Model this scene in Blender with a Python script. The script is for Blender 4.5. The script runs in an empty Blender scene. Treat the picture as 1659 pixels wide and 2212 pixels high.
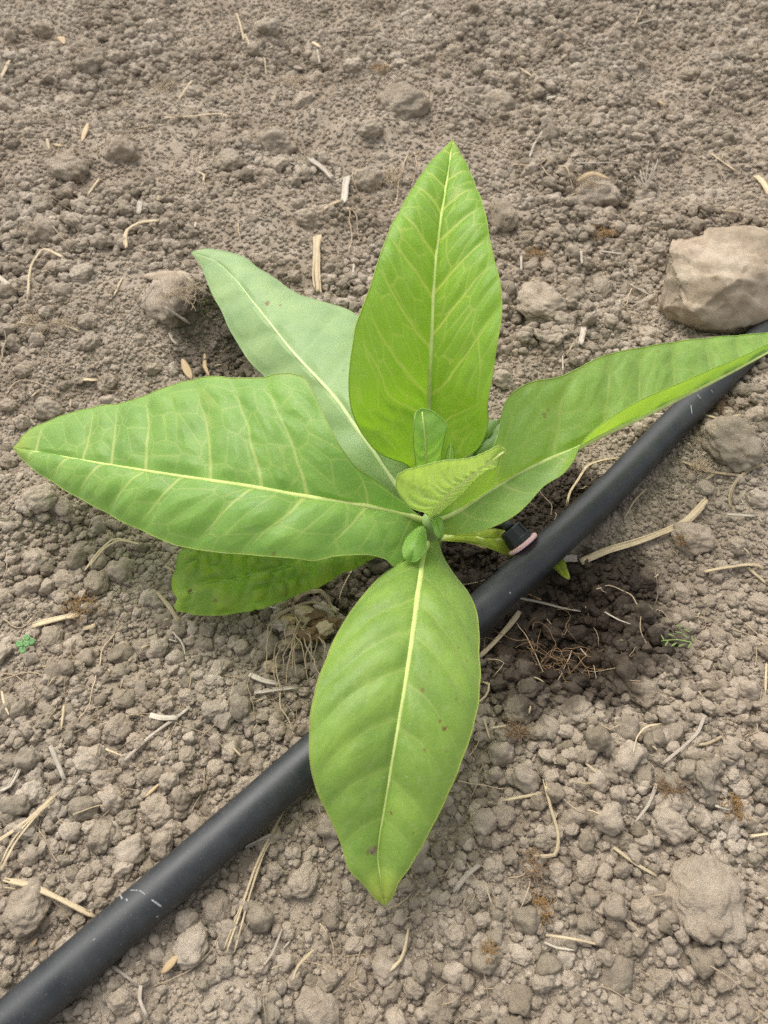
import bpy, bmesh, math, random
import numpy as np
from mathutils import Vector, Matrix, noise as mnoise

random.seed(7)
rng = np.random.default_rng(7)
S = bpy.context.scene
C = S.collection

# ------------------------------------------------------------------ camera
CAM_H, PITCH = 0.387, math.radians(52.9)
FPX = 1701.0                       # focal length in units of a 1659 x 2212 picture
cam = bpy.data.cameras.new('camera')
cam.sensor_fit = 'VERTICAL'; cam.sensor_height = 36.0
cam.lens = 36.0 * FPX / 2212.0
cam.clip_start = 0.01; cam.clip_end = 200
cam.dof.use_dof = True; cam.dof.focus_distance = 0.43; cam.dof.aperture_fstop = 14
camo = bpy.data.objects.new('camera', cam); C.objects.link(camo)
camo.location = (0, 0, CAM_H)
camo.rotation_euler = (math.pi / 2 - PITCH, 0, 0)
S.camera = camo

# ------------------------------------------------------------------ sky and sun (bright overcast)
SUN_EL, SUN_AZ = math.radians(58), math.radians(-28)     # azimuth from +Y, negative to the left
w = bpy.data.worlds.new('World'); S.world = w; w.use_nodes = True
nt = w.node_tree; bg = nt.nodes['Background']
sky = nt.nodes.new('ShaderNodeTexSky'); sky.sky_type = 'NISHITA'; sky.sun_disc = False
sky.sun_elevation = SUN_EL; sky.sun_rotation = SUN_AZ
sky.air_density = 1.0; sky.dust_density = 4.0; sky.ozone_density = 0.6
hs = nt.nodes.new('ShaderNodeHueSaturation'); hs.inputs['Saturation'].default_value = 0.30
nt.links.new(sky.outputs[0], hs.inputs['Color']); nt.links.new(hs.outputs[0], bg.inputs[0])
bg.inputs[1].default_value = 0.15
sl = bpy.data.lights.new('sun', 'SUN'); sl.energy = 1.1; sl.angle = math.radians(45); sl.color = (1, 0.965, 0.91)
so = bpy.data.objects.new('sun', sl); C.objects.link(so)
sd = Vector((math.sin(SUN_AZ) * math.cos(SUN_EL), math.cos(SUN_AZ) * math.cos(SUN_EL), math.sin(SUN_EL)))
so.rotation_euler = sd.to_track_quat('Z', 'Y').to_euler(); so.location = (0, 0, 3)
S.view_settings.view_transform = 'Standard'; S.view_settings.look = 'None'
S.view_settings.exposure = 0.80; S.view_settings.gamma = 1.0
S.render.engine = 'CYCLES'
S.cycles.max_bounces = 5; S.cycles.diffuse_bounces = 3; S.cycles.glossy_bounces = 2; S.cycles.transmission_bounces = 3
S.cycles.use_denoising = False

# ------------------------------------------------------------------ helpers: survey of the plot
SN, CS = math.sin(PITCH), math.cos(PITCH)
def W(px, py, z=0.0):
    """place on the plot at height z that was read off the photograph (1659 x 2212 units)"""
    u = (px - 829.5) / FPX; v = (py - 1106.0) / FPX
    Z = (CAM_H - z) / (SN + v * CS)
    return np.array([u * Z, Z * (CS - v * SN), z])
def Wd(px, py, z=0.0):
    v = (py - 1106.0) / FPX
    return (CAM_H - z) / (SN + v * CS) / FPX        # metres per unit there
ZONE = {1: (0, 0), 2: (829.5, 0), 3: (0, 553), 4: (829.5, 553), 5: (0, 1106), 6: (829.5, 1106), 7: (0, 1659), 8: (829.5, 1659)}
def zp(z, pts): return [(ZONE[z][0] + x / 2, ZONE[z][1] + y / 2) for x, y in pts]

def spl(P, n, t=None):
    """smooth curve through points, n samples even in arc length"""
    P = np.asarray(P, float)
    if len(P) == 2:
        s = np.linspace(0, 1, n)[:, None]; return P[0] * (1 - s) + P[1] * s
    d = np.concatenate([[0], np.cumsum(np.linalg.norm(np.diff(P[:, :3], axis=0), axis=1) + 1e-9)])
    m = np.zeros_like(P)
    dd = np.diff(d)[:, None]; sl_ = np.diff(P, axis=0) / dd
    m[1:-1] = (sl_[:-1] * dd[1:] + sl_[1:] * dd[:-1]) / (dd[1:] + dd[:-1])
    m[0] = sl_[0]; m[-1] = sl_[-1]
    def ev(x):
        i = np.clip(np.searchsorted(d, x, side='right') - 1, 0, len(d) - 2)
        h = (d[i + 1] - d[i]); tt = ((x - d[i]) / h)[:, None]; h = h[:, None]
        return ((2*tt**3 - 3*tt**2 + 1) * P[i] + (tt**3 - 2*tt**2 + tt) * h * m[i]
                + (-2*tt**3 + 3*tt**2) * P[i + 1] + (tt**3 - tt**2) * h * m[i + 1])
    f = ev(np.linspace(0, d[-1], 400))
    a = np.concatenate([[0], np.cumsum(np.linalg.norm(np.diff(f[:, :3], axis=0), axis=1))])
    x = np.interp(np.linspace(0, a[-1], n) if t is None else np.asarray(t) * a[-1], a, np.linspace(0, d[-1], 400))
    return ev(x)

def hash2(i, j, seed):
    h = (i.astype(np.int64) * 374761393 + j.astype(np.int64) * 668265263 + seed * 1442695041) & 0xFFFFFFFF
    h = ((h ^ (h >> 13)) * 1274126177) & 0xFFFFFFFF
    h = (h ^ (h >> 16)) & 0xFFFFFFFF
    return h / 4294967295.0 * 2 - 1
def vn(x, y, wl, seed):
    x = np.asarray(x, float) / wl; y = np.asarray(y, float) / wl
    i = np.floor(x); j = np.floor(y); fx = x - i; fy = y - j
    fx = fx**3 * (fx * (fx * 6 - 15) + 10); fy = fy**3 * (fy * (fy * 6 - 15) + 10)
    a = hash2(i, j, seed); b = hash2(i + 1, j, seed); c = hash2(i, j + 1, seed); d = hash2(i + 1, j + 1, seed)
    return (a * (1 - fx) + b * fx) * (1 - fy) + (c * (1 - fx) + d * fx) * fy
def sstep(a, b, x):
    t = np.clip((x - a) / (b - a), 0, 1); return t * t * (3 - 2 * t)

# the pipe's axis
PIPE_R = 0.010
pipe_px = [(208, 2046), (540, 1754), (790, 1530), (1046, 1310), (1143, 1222.6), (1325, 1052.5), (1430, 944), (1630, 744)]
pipe_pts = [W(x, y, 0.0105) for x, y in pipe_px]
d0 = pipe_pts[0] - pipe_pts[1]; d0 /= np.linalg.norm(d0)
d1 = pipe_pts[-1] - pipe_pts[-3]; d1 /= np.linalg.norm(d1)
pipe_pts = [pipe_pts[0] + d0 * 0.5, pipe_pts[0] + d0 * 0.15] + pipe_pts + [pipe_pts[-1] + d1 * 0.25, pipe_pts[-1] + d1 * 1.0]
PIPE = spl(pipe_pts, 240)
def pipe_dist(x, y):
    x = np.asarray(x, float); y = np.asarray(y, float); best = np.full(x.shape, 9.0)
    Q = PIPE[::16]
    for k in range(len(Q) - 1):
        a = Q[k, :2]; b = Q[k + 1, :2]; ab = b - a
        t = np.clip(((x - a[0]) * ab[0] + (y - a[1]) * ab[1]) / (ab @ ab), 0, 1)
        best = np.minimum(best, np.hypot(x - a[0] - t * ab[0], y - a[1] - t * ab[1]))
    return best

def gb(x, y, px, py, r, h, ry=None):
    c = W(px, py); ry = ry or r
    return h * np.exp(-((x - c[0]) / r)**2 - ((y - c[1]) / ry)**2)
def G(x, y):
    """height of the bare ground"""
    x = np.asarray(x, float); y = np.asarray(y, float)
    far = sstep(0.25, 0.9, y)
    z = 0.0055 * vn(x, y, 0.17, 1) * (1 + far) + 0.0045 * vn(x, y, 0.075, 2) * (1 + 1.1 * far) + 0.0036 * vn(x, y, 0.034, 3) * (1 + 0.9 * far) + 0.0018 * vn(x, y, 0.015, 4) + 0.0007 * vn(x, y, 0.0065, 5)
    z = z + gb(x, y, 1200, 1330, 0.050, -0.013, 0.045) + gb(x, y, 1000, 1190, 0.045, -0.012) + gb(x, y, 1140, 1090, 0.04, -0.010)
    z = z + gb(x, y, 490, 730, 0.040, -0.016, 0.05) + gb(x, y, 700, 1250, 0.05, -0.008) + gb(x, y, 800, 950, 0.1, -0.010, 0.07)
    z = z + gb(x, y, 360, 640, 0.045, 0.012, 0.035) + gb(x, y, 1310, 415, 0.05, -0.018, 0.02) + gb(x, y, 870, 200, 0.08, 0.01) + gb(x, y, 1280, 370, 0.05, 0.014, 0.03)
    z = z + gb(x, y, 600, 290, 0.06, 0.012) + gb(x, y, 640, 320, 0.03, -0.014) + gb(x, y, 170, 340, 0.09, 0.012)
    pd = pipe_dist(x, y)
    z = np.where(pd < 0.03, np.minimum(z, 0.0015 + 0.5 * np.maximum(pd - 0.008, 0)), z)
    return z
def WG(px, py, dz=0.0):
    z = 0.0
    for _ in range(6):
        p = W(px, py, z + dz); z = float(G(p[0], p[1]))
    return W(px, py, z + dz)

# ------------------------------------------------------------------ helpers: objects
def mesh(name, v, f, mat, parent=None, smooth=True, attrs=None):
    me = bpy.data.meshes.new(name)
    me.from_pydata([tuple(map(float, p)) for p in v] if not isinstance(v, np.ndarray) else v.tolist(), [], f if isinstance(f, list) else f.tolist())
    if smooth: me.polygons.foreach_set('use_smooth', np.ones(len(me.polygons), bool))
    for k, a in (attrs or {}).items():
        at = me.attributes.new(k, 'FLOAT', 'POINT'); at.data.foreach_set('value', np.asarray(a, np.float32))
    me.materials.append(mat); me.update()
    o = bpy.data.objects.new(name, me); C.objects.link(o)
    if parent: o.parent = parent
    return o
def tag(o, label, cat=None, group=None, kind=None):
    if label: o['label'] = label
    if cat: o['category'] = cat
    if group: o['group'] = group
    if kind: o['kind'] = kind
    return o
def empty(name, loc):
    o = bpy.data.objects.new(name, None); C.objects.link(o); o.empty_display_size = 0.02
    o.location = tuple(loc); return o
def place(o, parent):
    """parent a part whose mesh is in world coordinates"""
    o.parent = parent; o.matrix_parent_inverse = Matrix.Translation(parent.location).inverted(); return o

def tube(P, R, n=8, flat=1.0, cap=True, up=(0, 0, 1), prof=None):
    P = np.asarray(P, float); N = len(P); R = np.broadcast_to(np.asarray(R, float), (N,))
    T = np.gradient(P, axis=0); T /= np.linalg.norm(T, axis=1)[:, None] + 1e-12
    up = np.asarray(up, float)
    B = np.cross(T, up); nb = np.linalg.norm(B, axis=1)
    bad = nb < 1e-3
    if bad.any(): B[bad] = np.cross(T[bad], (0.3, 1, 0.1))
    B /= np.linalg.norm(B, axis=1)[:, None]; U = np.cross(B, T)
    a = np.linspace(0, 2 * math.pi, n, endpoint=False)
    pr = np.ones(n) if prof is None else np.asarray(prof)
    V = P[:, None] + (B[:, None] * (np.cos(a) * pr)[None, :, None] + U[:, None] * (np.sin(a) * pr * flat)[None, :, None]) * R[:, None, None]
    V = V.reshape(-1, 3); F = []
    for i in range(N - 1):
        for k in range(n):
            F.append((i*n + k, i*n + (k+1) % n, (i+1)*n + (k+1) % n, (i+1)*n + k))
    if cap:
        F.append(tuple(range(n - 1, -1, -1))); F.append(tuple((N-1)*n + k for k in range(n)))
    return V, F
class MB:
    def __init__(s): s.v = []; s.f = []; s.n = 0
    def add(s, V, F):
        s.v.append(np.asarray(V, float)); s.f += [tuple(i + s.n for i in q) for q in F]; s.n += len(V)
    def verts(s): return np.concatenate(s.v)

# ------------------------------------------------------------------ materials
def newmat(name):
    m = bpy.data.materials.new(name); m.use_nodes = True
    nt = m.node_tree; return m, nt, nt.nodes['Principled BSDF'], nt.nodes['Material Output']
def N(nt, t, **kw):
    n = nt.nodes.new(t)
    for k, v in kw.items():
        if k in n.inputs.keys() if hasattr(n.inputs, 'keys') else False: n.inputs[k].default_value = v
        else: setattr(n, k, v)
    return n
def L(nt, a, b): nt.links.new(a, b)
def noise_tex(nt, vec, scale, detail=4, rough=0.6):
    n = nt.nodes.new('ShaderNodeTexNoise'); n.inputs['Scale'].default_value = scale; n.inputs['Detail'].default_value = detail; n.inputs['Roughness'].default_value = rough
    if vec is not None: nt.links.new(vec, n.inputs['Vector'])
    return n
def ramp(nt, fac, stops):
    r = nt.nodes.new('ShaderNodeValToRGB'); e = r.color_ramp.elements
    while len(e) < len(stops): e.new(0.5)
    for q, (p, c) in zip(e, stops): q.position = p; q.color = (*c, 1) if len(c) == 3 else c
    nt.links.new(fac, r.inputs[0]); return r
def math_(nt, op, a, b=None, c=None, clamp=False):
    n = nt.nodes.new('ShaderNodeMath'); n.operation = op; n.use_clamp = clamp
    for i, x in enumerate((a, b, c)):
        if x is None: continue
        if isinstance(x, (int, float)): n.inputs[i].default_value = x
        else: nt.links.new(x, n.inputs[i])
    return n.outputs[0]
def mixc(nt, fac, a, b, mode='MIX'):
    n = nt.nodes.new('ShaderNodeMix'); n.data_type = 'RGBA'; n.blend_type = mode
    for s, x in ((n.inputs[0], fac), (n.inputs[6], a), (n.inputs[7], b)):
        if isinstance(x, (int, float)): s.default_value = x
        elif isinstance(x, tuple): s.default_value = (*x, 1) if len(x) == 3 else x
        else: nt.links.new(x, s)
    return n.outputs[2]

def damp_shade_mask(nt):
    """dripper damp plus painted shade under leaves and in the hollow, with noisy outlines"""
    g = nt.nodes.new('ShaderNodeNewGeometry')
    nz = noise_tex(nt, g.outputs['Position'], 38, 4, 0.65)
    out = None
    for (px, py, rx, ry, k) in ((1190, 1335, .056, .052, 1), (1010, 1190, .056, .046, 1), (1160, 1080, .050, .036, 1), (760, 1230, .05, .03, .7), (1290, 1410, .046, .036, .9), (480, 720, .034, .05, .6), (1300, 1270, .034, .03, .95), (1150, 1470, .03, .03, .8)):  # ellipses under the right leaf and in the left hollow also paint shade
        c = W(px, py, -0.008)
        s = nt.nodes.new('ShaderNodeVectorMath'); s.operation = 'SUBTRACT'; nt.links.new(g.outputs['Position'], s.inputs[0]); s.inputs[1].default_value = c
        m = nt.nodes.new('ShaderNodeVectorMath'); m.operation = 'MULTIPLY'; nt.links.new(s.outputs[0], m.inputs[0]); m.inputs[1].default_value = (1 / rx, 1 / ry, 0)
        l = nt.nodes.new('ShaderNodeVectorMath'); l.operation = 'LENGTH'; nt.links.new(m.outputs[0], l.inputs[0])
        d = math_(nt, 'ADD', l.outputs['Value'], math_(nt, 'MULTIPLY', math_(nt, 'SUBTRACT', nz.outputs[0], 0.5), 1.5))
        mr = nt.nodes.new('ShaderNodeMapRange'); mr.interpolation_type = 'SMOOTHSTEP'
        nt.links.new(d, mr.inputs[0]); mr.inputs[1].default_value = 1.22; mr.inputs[2].default_value = 0.72; mr.inputs[3].default_value = 0; mr.inputs[4].default_value = k
        out = mr.outputs[0] if out is None else math_(nt, 'MAXIMUM', out, mr.outputs[0])
    return out, g
def soil_material(name, tint=(1, 1, 1), var=0.34, wet=True, grit=1.0):
    m, nt, b, o = newmat(name)
    wm, g = damp_shade_mask(nt)
    pos = g.outputs['Position']
    n1 = noise_tex(nt, pos, 14, 4, 0.6); n2 = noise_tex(nt, pos, 420, 4, 0.7); n3 = noise_tex(nt, pos, 95, 3, 0.6)
    c0 = ramp(nt, n1.outputs[0], [(0.3, (0.272, 0.218, 0.160)), (0.52, (0.330, 0.274, 0.207)), (0.75, (0.374, 0.321, 0.252))]).outputs[0]
    c1 = mixc(nt, 0.55, c0, ramp(nt, n2.outputs[0], [(0.25, (0.62, 0.59, 0.55)), (0.5, (1, 1, 1)), (0.78, (1.28, 1.27, 1.24))]).outputs[0], 'MULTIPLY')
    c2 = mixc(nt, 0.5, c1, ramp(nt, n3.outputs[0], [(0.3, (0.8, 0.77, 0.72)), (0.7, (1.16, 1.17, 1.18))]).outputs[0], 'MULTIPLY')
    oi = nt.nodes.new('ShaderNodeObjectInfo')
    rv = ramp(nt, oi.outputs['Random'], [(0, (1 - var, 1 - var, 1 - var * 1.1)), (0.6, (1, 1, 1)), (1, (1 + var * .55, 1 + var * .56, 1 + var * .6))]).outputs[0]
    c3 = mixc(nt, 1.0, c2, rv, 'MULTIPLY')
    c3 = mixc(nt, 1.0, c3, tint, 'MULTIPLY')
    if wet:  # damp soil, and the shade painted in with it
        c4 = mixc(nt, wm, c3, mixc(nt, 1.0, c3, (0.110, 0.088, 0.068), 'MULTIPLY'))
    else: c4 = c3
    L(nt, c4, b.inputs['Base Color'])
    rr = math_(nt, 'SUBTRACT', 0.95, math_(nt, 'MULTIPLY', wm, 0.38)); L(nt, rr, b.inputs['Roughness'])
    b.inputs['Specular IOR Level'].default_value = 0.25
    bp = nt.nodes.new('ShaderNodeBump'); bp.inputs['Strength'].default_value = 0.55 * grit; bp.inputs['Distance'].default_value = 0.0012
    h = math_(nt, 'ADD', math_(nt, 'MULTIPLY', n2.outputs[0], 0.9), noise_tex(nt, pos, 1300, 3, 0.7).outputs[0])
    L(nt, h, bp.inputs['Height']); L(nt, bp.outputs[0], b.inputs['Normal'])
    return m
SOIL = soil_material('soil', (0.93, 0.92, 0.91))
CRUMB = soil_material('soil_crumb')
CLOD = soil_material('soil_clod', (1.09, 1.085, 1.075), 0.2, True, 1.3)

def fibre_material(name, c_lo, c_hi, rough=0.6, stripe=(900, 900, 60)):
    m, nt, b, o = newmat(name)
    g = nt.nodes.new('ShaderNodeNewGeometry')
    n1 = noise_tex(nt, g.outputs['Position'], 120, 3); n2 = noise_tex(nt, g.outputs['Position'], 900, 3)
    oi = nt.nodes.new('ShaderNodeObjectInfo')
    at = nt.nodes.new('ShaderNodeAttribute'); at.attribute_name = 'around'
    n4 = noise_tex(nt, None, 1.0, 2, .7); cv = nt.nodes.new('ShaderNodeCombineXYZ'); L(nt, math_(nt, 'MULTIPLY', at.outputs['Fac'], 9), cv.inputs[0]); L(nt, math_(nt, 'MULTIPLY', n1.outputs[0], 2), cv.inputs[1]); L(nt, cv.outputs[0], n4.inputs['Vector'])
    f = math_(nt, 'ADD', math_(nt, 'MULTIPLY', n1.outputs[0], 0.55), math_(nt, 'MULTIPLY', n2.outputs[0], 0.3)); f = math_(nt, 'ADD', math_(nt, 'MULTIPLY', f, .6), math_(nt, 'MULTIPLY', n4.outputs[0], .5))
    c = ramp(nt, f, [(0.3, c_lo), (0.68, c_hi)]).outputs[0]
    c = mixc(nt, 1.0, c, ramp(nt, oi.outputs['Random'], [(0, (0.75, 0.74, 0.72)), (1, (1.12, 1.1, 1.08))]).outputs[0], 'MULTIPLY')
    L(nt, c, b.inputs['Base Color']); b.inputs['Roughness'].default_value = rough; b.inputs['Specular IOR Level'].default_value = 0.3
    bp = nt.nodes.new('ShaderNodeBump'); bp.inputs['Strength'].default_value = 0.3; bp.inputs['Distance'].default_value = 0.0005
    L(nt, n2.outputs[0], bp.inputs['Height']); L(nt, bp.outputs[0], b.inputs['Normal'])
    return m
STRAW = fibre_material('straw', (0.30, 0.225, 0.13), (0.62, 0.515, 0.33))
STRAWGREY = fibre_material('weathered_straw', (0.27, 0.22, 0.17), (0.50, 0.44, 0.36))
STRAWWHITE = fibre_material('bleached_straw', (0.32, 0.275, 0.21), (0.58, 0.52, 0.415))
HUSK = fibre_material('tan_husk', (0.32, 0.225, 0.115), (0.55, 0.41, 0.23))
ROOT = fibre_material('rootlet', (0.30, 0.22, 0.135), (0.58, 0.465, 0.31))
ROOTDARK = fibre_material('dark_rootlet', (0.10, 0.07, 0.05), (0.22, 0.16, 0.11))
AMBER = fibre_material('amber_fibre', (0.16, 0.09, 0.032), (0.38, 0.225, 0.075))
BROWNF = fibre_material('brown_fibre', (0.13, 0.08, 0.04), (0.32, 0.20, 0.10))
MOSS = fibre_material('moss', (0.04, 0.05, 0.012), (0.14, 0.13, 0.04))

def leaf_material(name, green, vein, trans, vein_k=0.8, sheen=0.25, tr=0.34, tipc=(0.42, 0.40, 0.05), tipk=0.5, mottle=0.25, rough=0.47):
    m, nt, b, o = newmat(name)
    a = nt.nodes.new('ShaderNodeAttribute'); a.attribute_name = 'vein'
    sp = nt.nodes.new('ShaderNodeAttribute'); sp.attribute_name = 'spot'
    ed = nt.nodes.new('ShaderNodeAttribute'); ed.attribute_name = 'edge'
    g = nt.nodes.new('ShaderNodeNewGeometry')
    n1 = noise_tex(nt, g.outputs['Position'], 45, 4, 0.6); n2 = noise_tex(nt, g.outputs['Position'], 700, 3, 0.6)
    hi = tuple(min(1, x * (1 + mottle)) for x in green); lo = tuple(x * (1 - mottle) for x in green)
    c = ramp(nt, n1.outputs[0], [(0.3, lo), (0.72, (hi[0] * 1.12, hi[1], hi[2]))]).outputs[0]
    c = mixc(nt, 0.35, c, ramp(nt, n2.outputs[0], [(0.3, (0.85, 0.87, 0.8)), (0.7, (1.12, 1.1, 1.1))]).outputs[0], 'MULTIPLY')
    c = mixc(nt, math_(nt, 'MULTIPLY', ed.outputs['Fac'], tipk), c, tipc)
    c = mixc(nt, math_(nt, 'MULTIPLY', a.outputs['Fac'], vein_k), c, vein)
    # pale flecks of dust
    vo = nt.nodes.new('ShaderNodeTexVoronoi'); vo.inputs['Scale'].default_value = 160; L(nt, g.outputs['Position'], vo.inputs['Vector'])
    fl = nt.nodes.new('ShaderNodeMapRange'); L(nt, vo.outputs['Distance'], fl.inputs[0]); fl.inputs[1].default_value = 0.085; fl.inputs[2].default_value = 0.05
    sel = math_(nt, 'GREATER_THAN', nt.nodes.new('ShaderNodeSeparateColor').outputs[0] if False else vo.outputs['Color'], 0.62)
    c = mixc(nt, math_(nt, 'MULTIPLY', math_(nt, 'MULTIPLY', fl.outputs[0], sel), 0.5), c, (0.6, 0.62, 0.4))
    du = noise_tex(nt, g.outputs['Position'], 260, 5, 0.75)      # soil dust caught in the down
    c = mixc(nt, math_(nt, 'MULTIPLY', ramp(nt, du.outputs[0], [(0.52, (0, 0, 0)), (0.72, (1, 1, 1))]).outputs[0], 0.22), c, (0.46, 0.44, 0.28))
    c = mixc(nt, sp.outputs['Fac'], c, (0.20, 0.085, 0.025))
    L(nt, c, b.inputs['Base Color'])
    b.inputs['Roughness'].default_value = rough; b.inputs['Specular IOR Level'].default_value = 0.42
    b.inputs['Sheen Weight'].default_value = sheen; b.inputs['Sheen Roughness'].default_value = 0.45; b.inputs['Sheen Tint'].default_value = (0.85, 0.95, 0.85, 1)
    bp = nt.nodes.new('ShaderNodeBump'); bp.inputs['Strength'].default_value = 0.22; bp.inputs['Distance'].default_value = 0.0006
    L(nt, math_(nt, 'ADD', n2.outputs[0], math_(nt, 'MULTIPLY', noise_tex(nt, g.outputs['Position'], 220, 2).outputs[0], 1.2)), bp.inputs['Height']); L(nt, bp.outputs[0], b.inputs['Normal'])
    t = nt.nodes.new('ShaderNodeBsdfTranslucent')
    tc = mixc(nt, math_(nt, 'MULTIPLY', a.outputs['Fac'], 0.4), trans, vein); L(nt, mixc(nt, sp.outputs['Fac'], tc, (0.1, 0.04, 0.01)), t.inputs[0])
    ms = nt.nodes.new('ShaderNodeMixShader'); ms.inputs[0].default_value = tr
    L(nt, b.outputs[0], ms.inputs[1]); L(nt, t.outputs[0], ms.inputs[2]); L(nt, ms.outputs[0], o.inputs['Surface'])
    return m
VEIN = (0.42, 0.50, 0.12)
M_TOP = leaf_material('leaf_bright', (0.205, 0.405, 0.040), (0.56, 0.64, 0.13), (0.45, 0.76, 0.035), 0.85, 0.10, 0.45, mottle=0.14)
M_LEFT = leaf_material('leaf_mid', (0.200, 0.385, 0.068), (0.50, 0.58, 0.16), (0.34, 0.66, 0.06), 0.8, 0.24, 0.35, mottle=.16)
M_RIGHT = leaf_material('leaf_right', (0.220, 0.415, 0.080), (0.46, 0.57, 0.14), (0.52, 0.76, 0.03), 0.65, 0.24, 0.44, mottle=.16)
M_LOW = leaf_material('leaf_low', (0.205, 0.360, 0.055), (0.44, 0.52, 0.13), (0.36, 0.60, 0.05), 0.55, 0.22, 0.33, tipk=0.75, mottle=0.2)
M_GREY = leaf_material('leaf_glaucous', (0.265, 0.420, 0.155), (0.38, 0.50, 0.24), (0.28, 0.50, 0.12), 0.5, 0.45, 0.28, tipk=0.15, mottle=.14)
M_OLD = leaf_material('leaf_old', (0.205, 0.390, 0.036), (0.48, 0.56, 0.18), (0.38, 0.60, 0.03), 0.5, 0.1, 0.36, tipc=(0.40, 0.50, 0.05), tipk=0.7, mottle=0.28)
M_YEL = leaf_material('leaf_yellowing', (0.34, 0.46, 0.035), (0.46, 0.53, 0.12), (0.46, 0.62, 0.05), 0.6, 0.1, 0.32)
M_BUD = leaf_material('leaf_young', (0.370, 0.540, 0.110), (0.60, 0.70, 0.29), (0.54, 0.74, 0.11), 0.65, 0.18, 0.44, tipk=0.2, mottle=0.1)
M_BUDG = leaf_material('leaf_young_green', (0.260, 0.480, 0.090), (0.48, 0.62, 0.22), (0.42, 0.70, 0.09), 0.5, 0.18, 0.44, tipk=0.15, mottle=0.1)
def rib_material(name, c, fleshy=0.0):
    m, nt, b, o = newmat(name)
    g = nt.nodes.new('ShaderNodeNewGeometry'); n = noise_tex(nt, g.outputs['Position'], 160, 3)
    L(nt, ramp(nt, n.outputs[0], [(0.3, tuple(x * .86 for x in c)), (0.7, tuple(min(1, x * 1.1) for x in c))]).outputs[0], b.inputs['Base Color'])
    b.inputs['Roughness'].default_value = 0.6; b.inputs['Specular IOR Level'].default_value = 0.15
    if fleshy:                                               # lets light through
        t = nt.nodes.new('ShaderNodeBsdfTranslucent'); t.inputs[0].default_value = (.92, 1, .42, 1)
        ms = nt.nodes.new('ShaderNodeMixShader'); ms.inputs[0].default_value = fleshy; L(nt, b.outputs[0], ms.inputs[1]); L(nt, t.outputs[0], ms.inputs[2]); L(nt, ms.outputs[0], o.inputs['Surface'])
    return m
RIB = rib_material('midrib_yellow', (0.50, 0.58, 0.19)); RIBP = rib_material('midrib_pale', (0.52, 0.59, 0.30)); RIBG = rib_material('stem_green', (0.30, 0.43, 0.14)); RIBW = rib_material('midrib_downy', (0.80, 0.86, 0.38), 0.5)

# ------------------------------------------------------------------ the ground
def axis(lo, hi, step, out):
    a = np.arange(lo, hi + 1e-9, step); r = []; s = step; p = a[-1]
    while p < out: s *= 1.35; p += s; r.append(p)
    l = []; s = step; p = a[0]
    while p > -out: s *= 1.35; p -= s; l.append(p)
    return np.concatenate([l[::-1], a, r])
gx = axis(-0.66, 0.68, 0.0028, 15); gy = axis(-0.09, 1.2, 0.0028, 15)
X, Y = np.meshgrid(gx, gy)
inside = sstep(3.0, 1.2, np.hypot(X, Y - 0.5))
Zg = G(X, Y) * np.where(np.hypot(X, Y) > 4, 0.4, 1.0)
nx, ny = len(gx), len(gy)
idx = np.arange(nx * ny).reshape(ny, nx)
F = np.stack([idx[:-1, :-1], idx[:-1, 1:], idx[1:, 1:], idx[1:, :-1]], -1).reshape(-1, 4)
ground = mesh('ground', np.stack([X, Y, Zg], -1).reshape(-1, 3), F, SOIL)
tag(ground, 'dry grey-brown crumbly garden soil with a damp dark patch by the plant', kind='structure')

# ------------------------------------------------------------------ crumbs and clods
def ico(sub):
    bm = bmesh.new(); bmesh.ops.create_icosphere(bm, subdivisions=sub, radius=1.0)
    v = np.array([p.co[:] for p in bm.verts]); f = [tuple(q.index for q in p.verts) for p in bm.faces]; bm.free(); return v, f
ICO = {k: ico(k) for k in (1, 2, 3, 4, 5)}
def clod_shape(sub, seed, lump=0.24, knob=0.10, facet=0.5, nk=40, kr_=(0.12, 0.34), fine=0.0):
    """an irregular crumb: chipped by a few planes, lumpy, with smaller crumbs stuck to it"""
    r = np.random.default_rng(seed); v, f = ICO[sub]; v = v.copy()
    d = np.ones(len(v))
    for _ in range(int(9 * facet + 2)):                      # chips
        n = r.normal(size=3); n /= np.linalg.norm(n); k = r.uniform(0.66, 0.92)
        q = v @ n; cut = np.where(q > 1e-3, k / np.maximum(q, 1e-3), 9); d = np.where(cut < d, d * 0.25 + cut * 0.75, d)
    off = r.uniform(0, 50, 3)
    nz = np.array([mnoise.noise(Vector(p * 1.25 + off)) + 0.5 * mnoise.noise(Vector(p * 2.9 + off)) + 0.25 * mnoise.noise(Vector(p * 6.1 + off)) for p in v])
    d = d * (1 + lump * nz)
    if knob > 0:
        kn = r.normal(size=(nk, 3)); kn /= np.linalg.norm(kn, axis=1)[:, None]; kr = r.uniform(*kr_, nk) ** 1.0
        dist = np.linalg.norm(v[:, None] - kn[None], axis=2) / kr[None]
        d += knob * (np.sqrt(np.clip(1 - dist**2, 0, 1)) * (kr / 0.3)[None]).max(1)
    if fine: d += fine * np.array([mnoise.noise(Vector(p * 9 + off)) + .6 * mnoise.noise(Vector(p * 19 + off)) for p in v])
    v = v * d[:, None] * np.array([r.uniform(.88, 1.2), r.uniform(.8, 1.05), r.uniform(.66, .95)])
    return v, f
def proto(name, sub, seed, mat, **kw):
    v, f = clod_shape(sub, seed, **kw)
    me = bpy.data.meshes.new(name); me.from_pydata(v.tolist(), [], f); me.polygons.foreach_set('use_smooth', np.ones(len(me.polygons), bool))
    me.materials.append(mat); return me
PROTO_C = [proto('soil_clod', 5, 100 + i, CLOD, lump=0.20, knob=0.13, facet=0.6, nk=150, kr_=(0.05, 0.26), fine=0.03) for i in range(12)]
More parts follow.
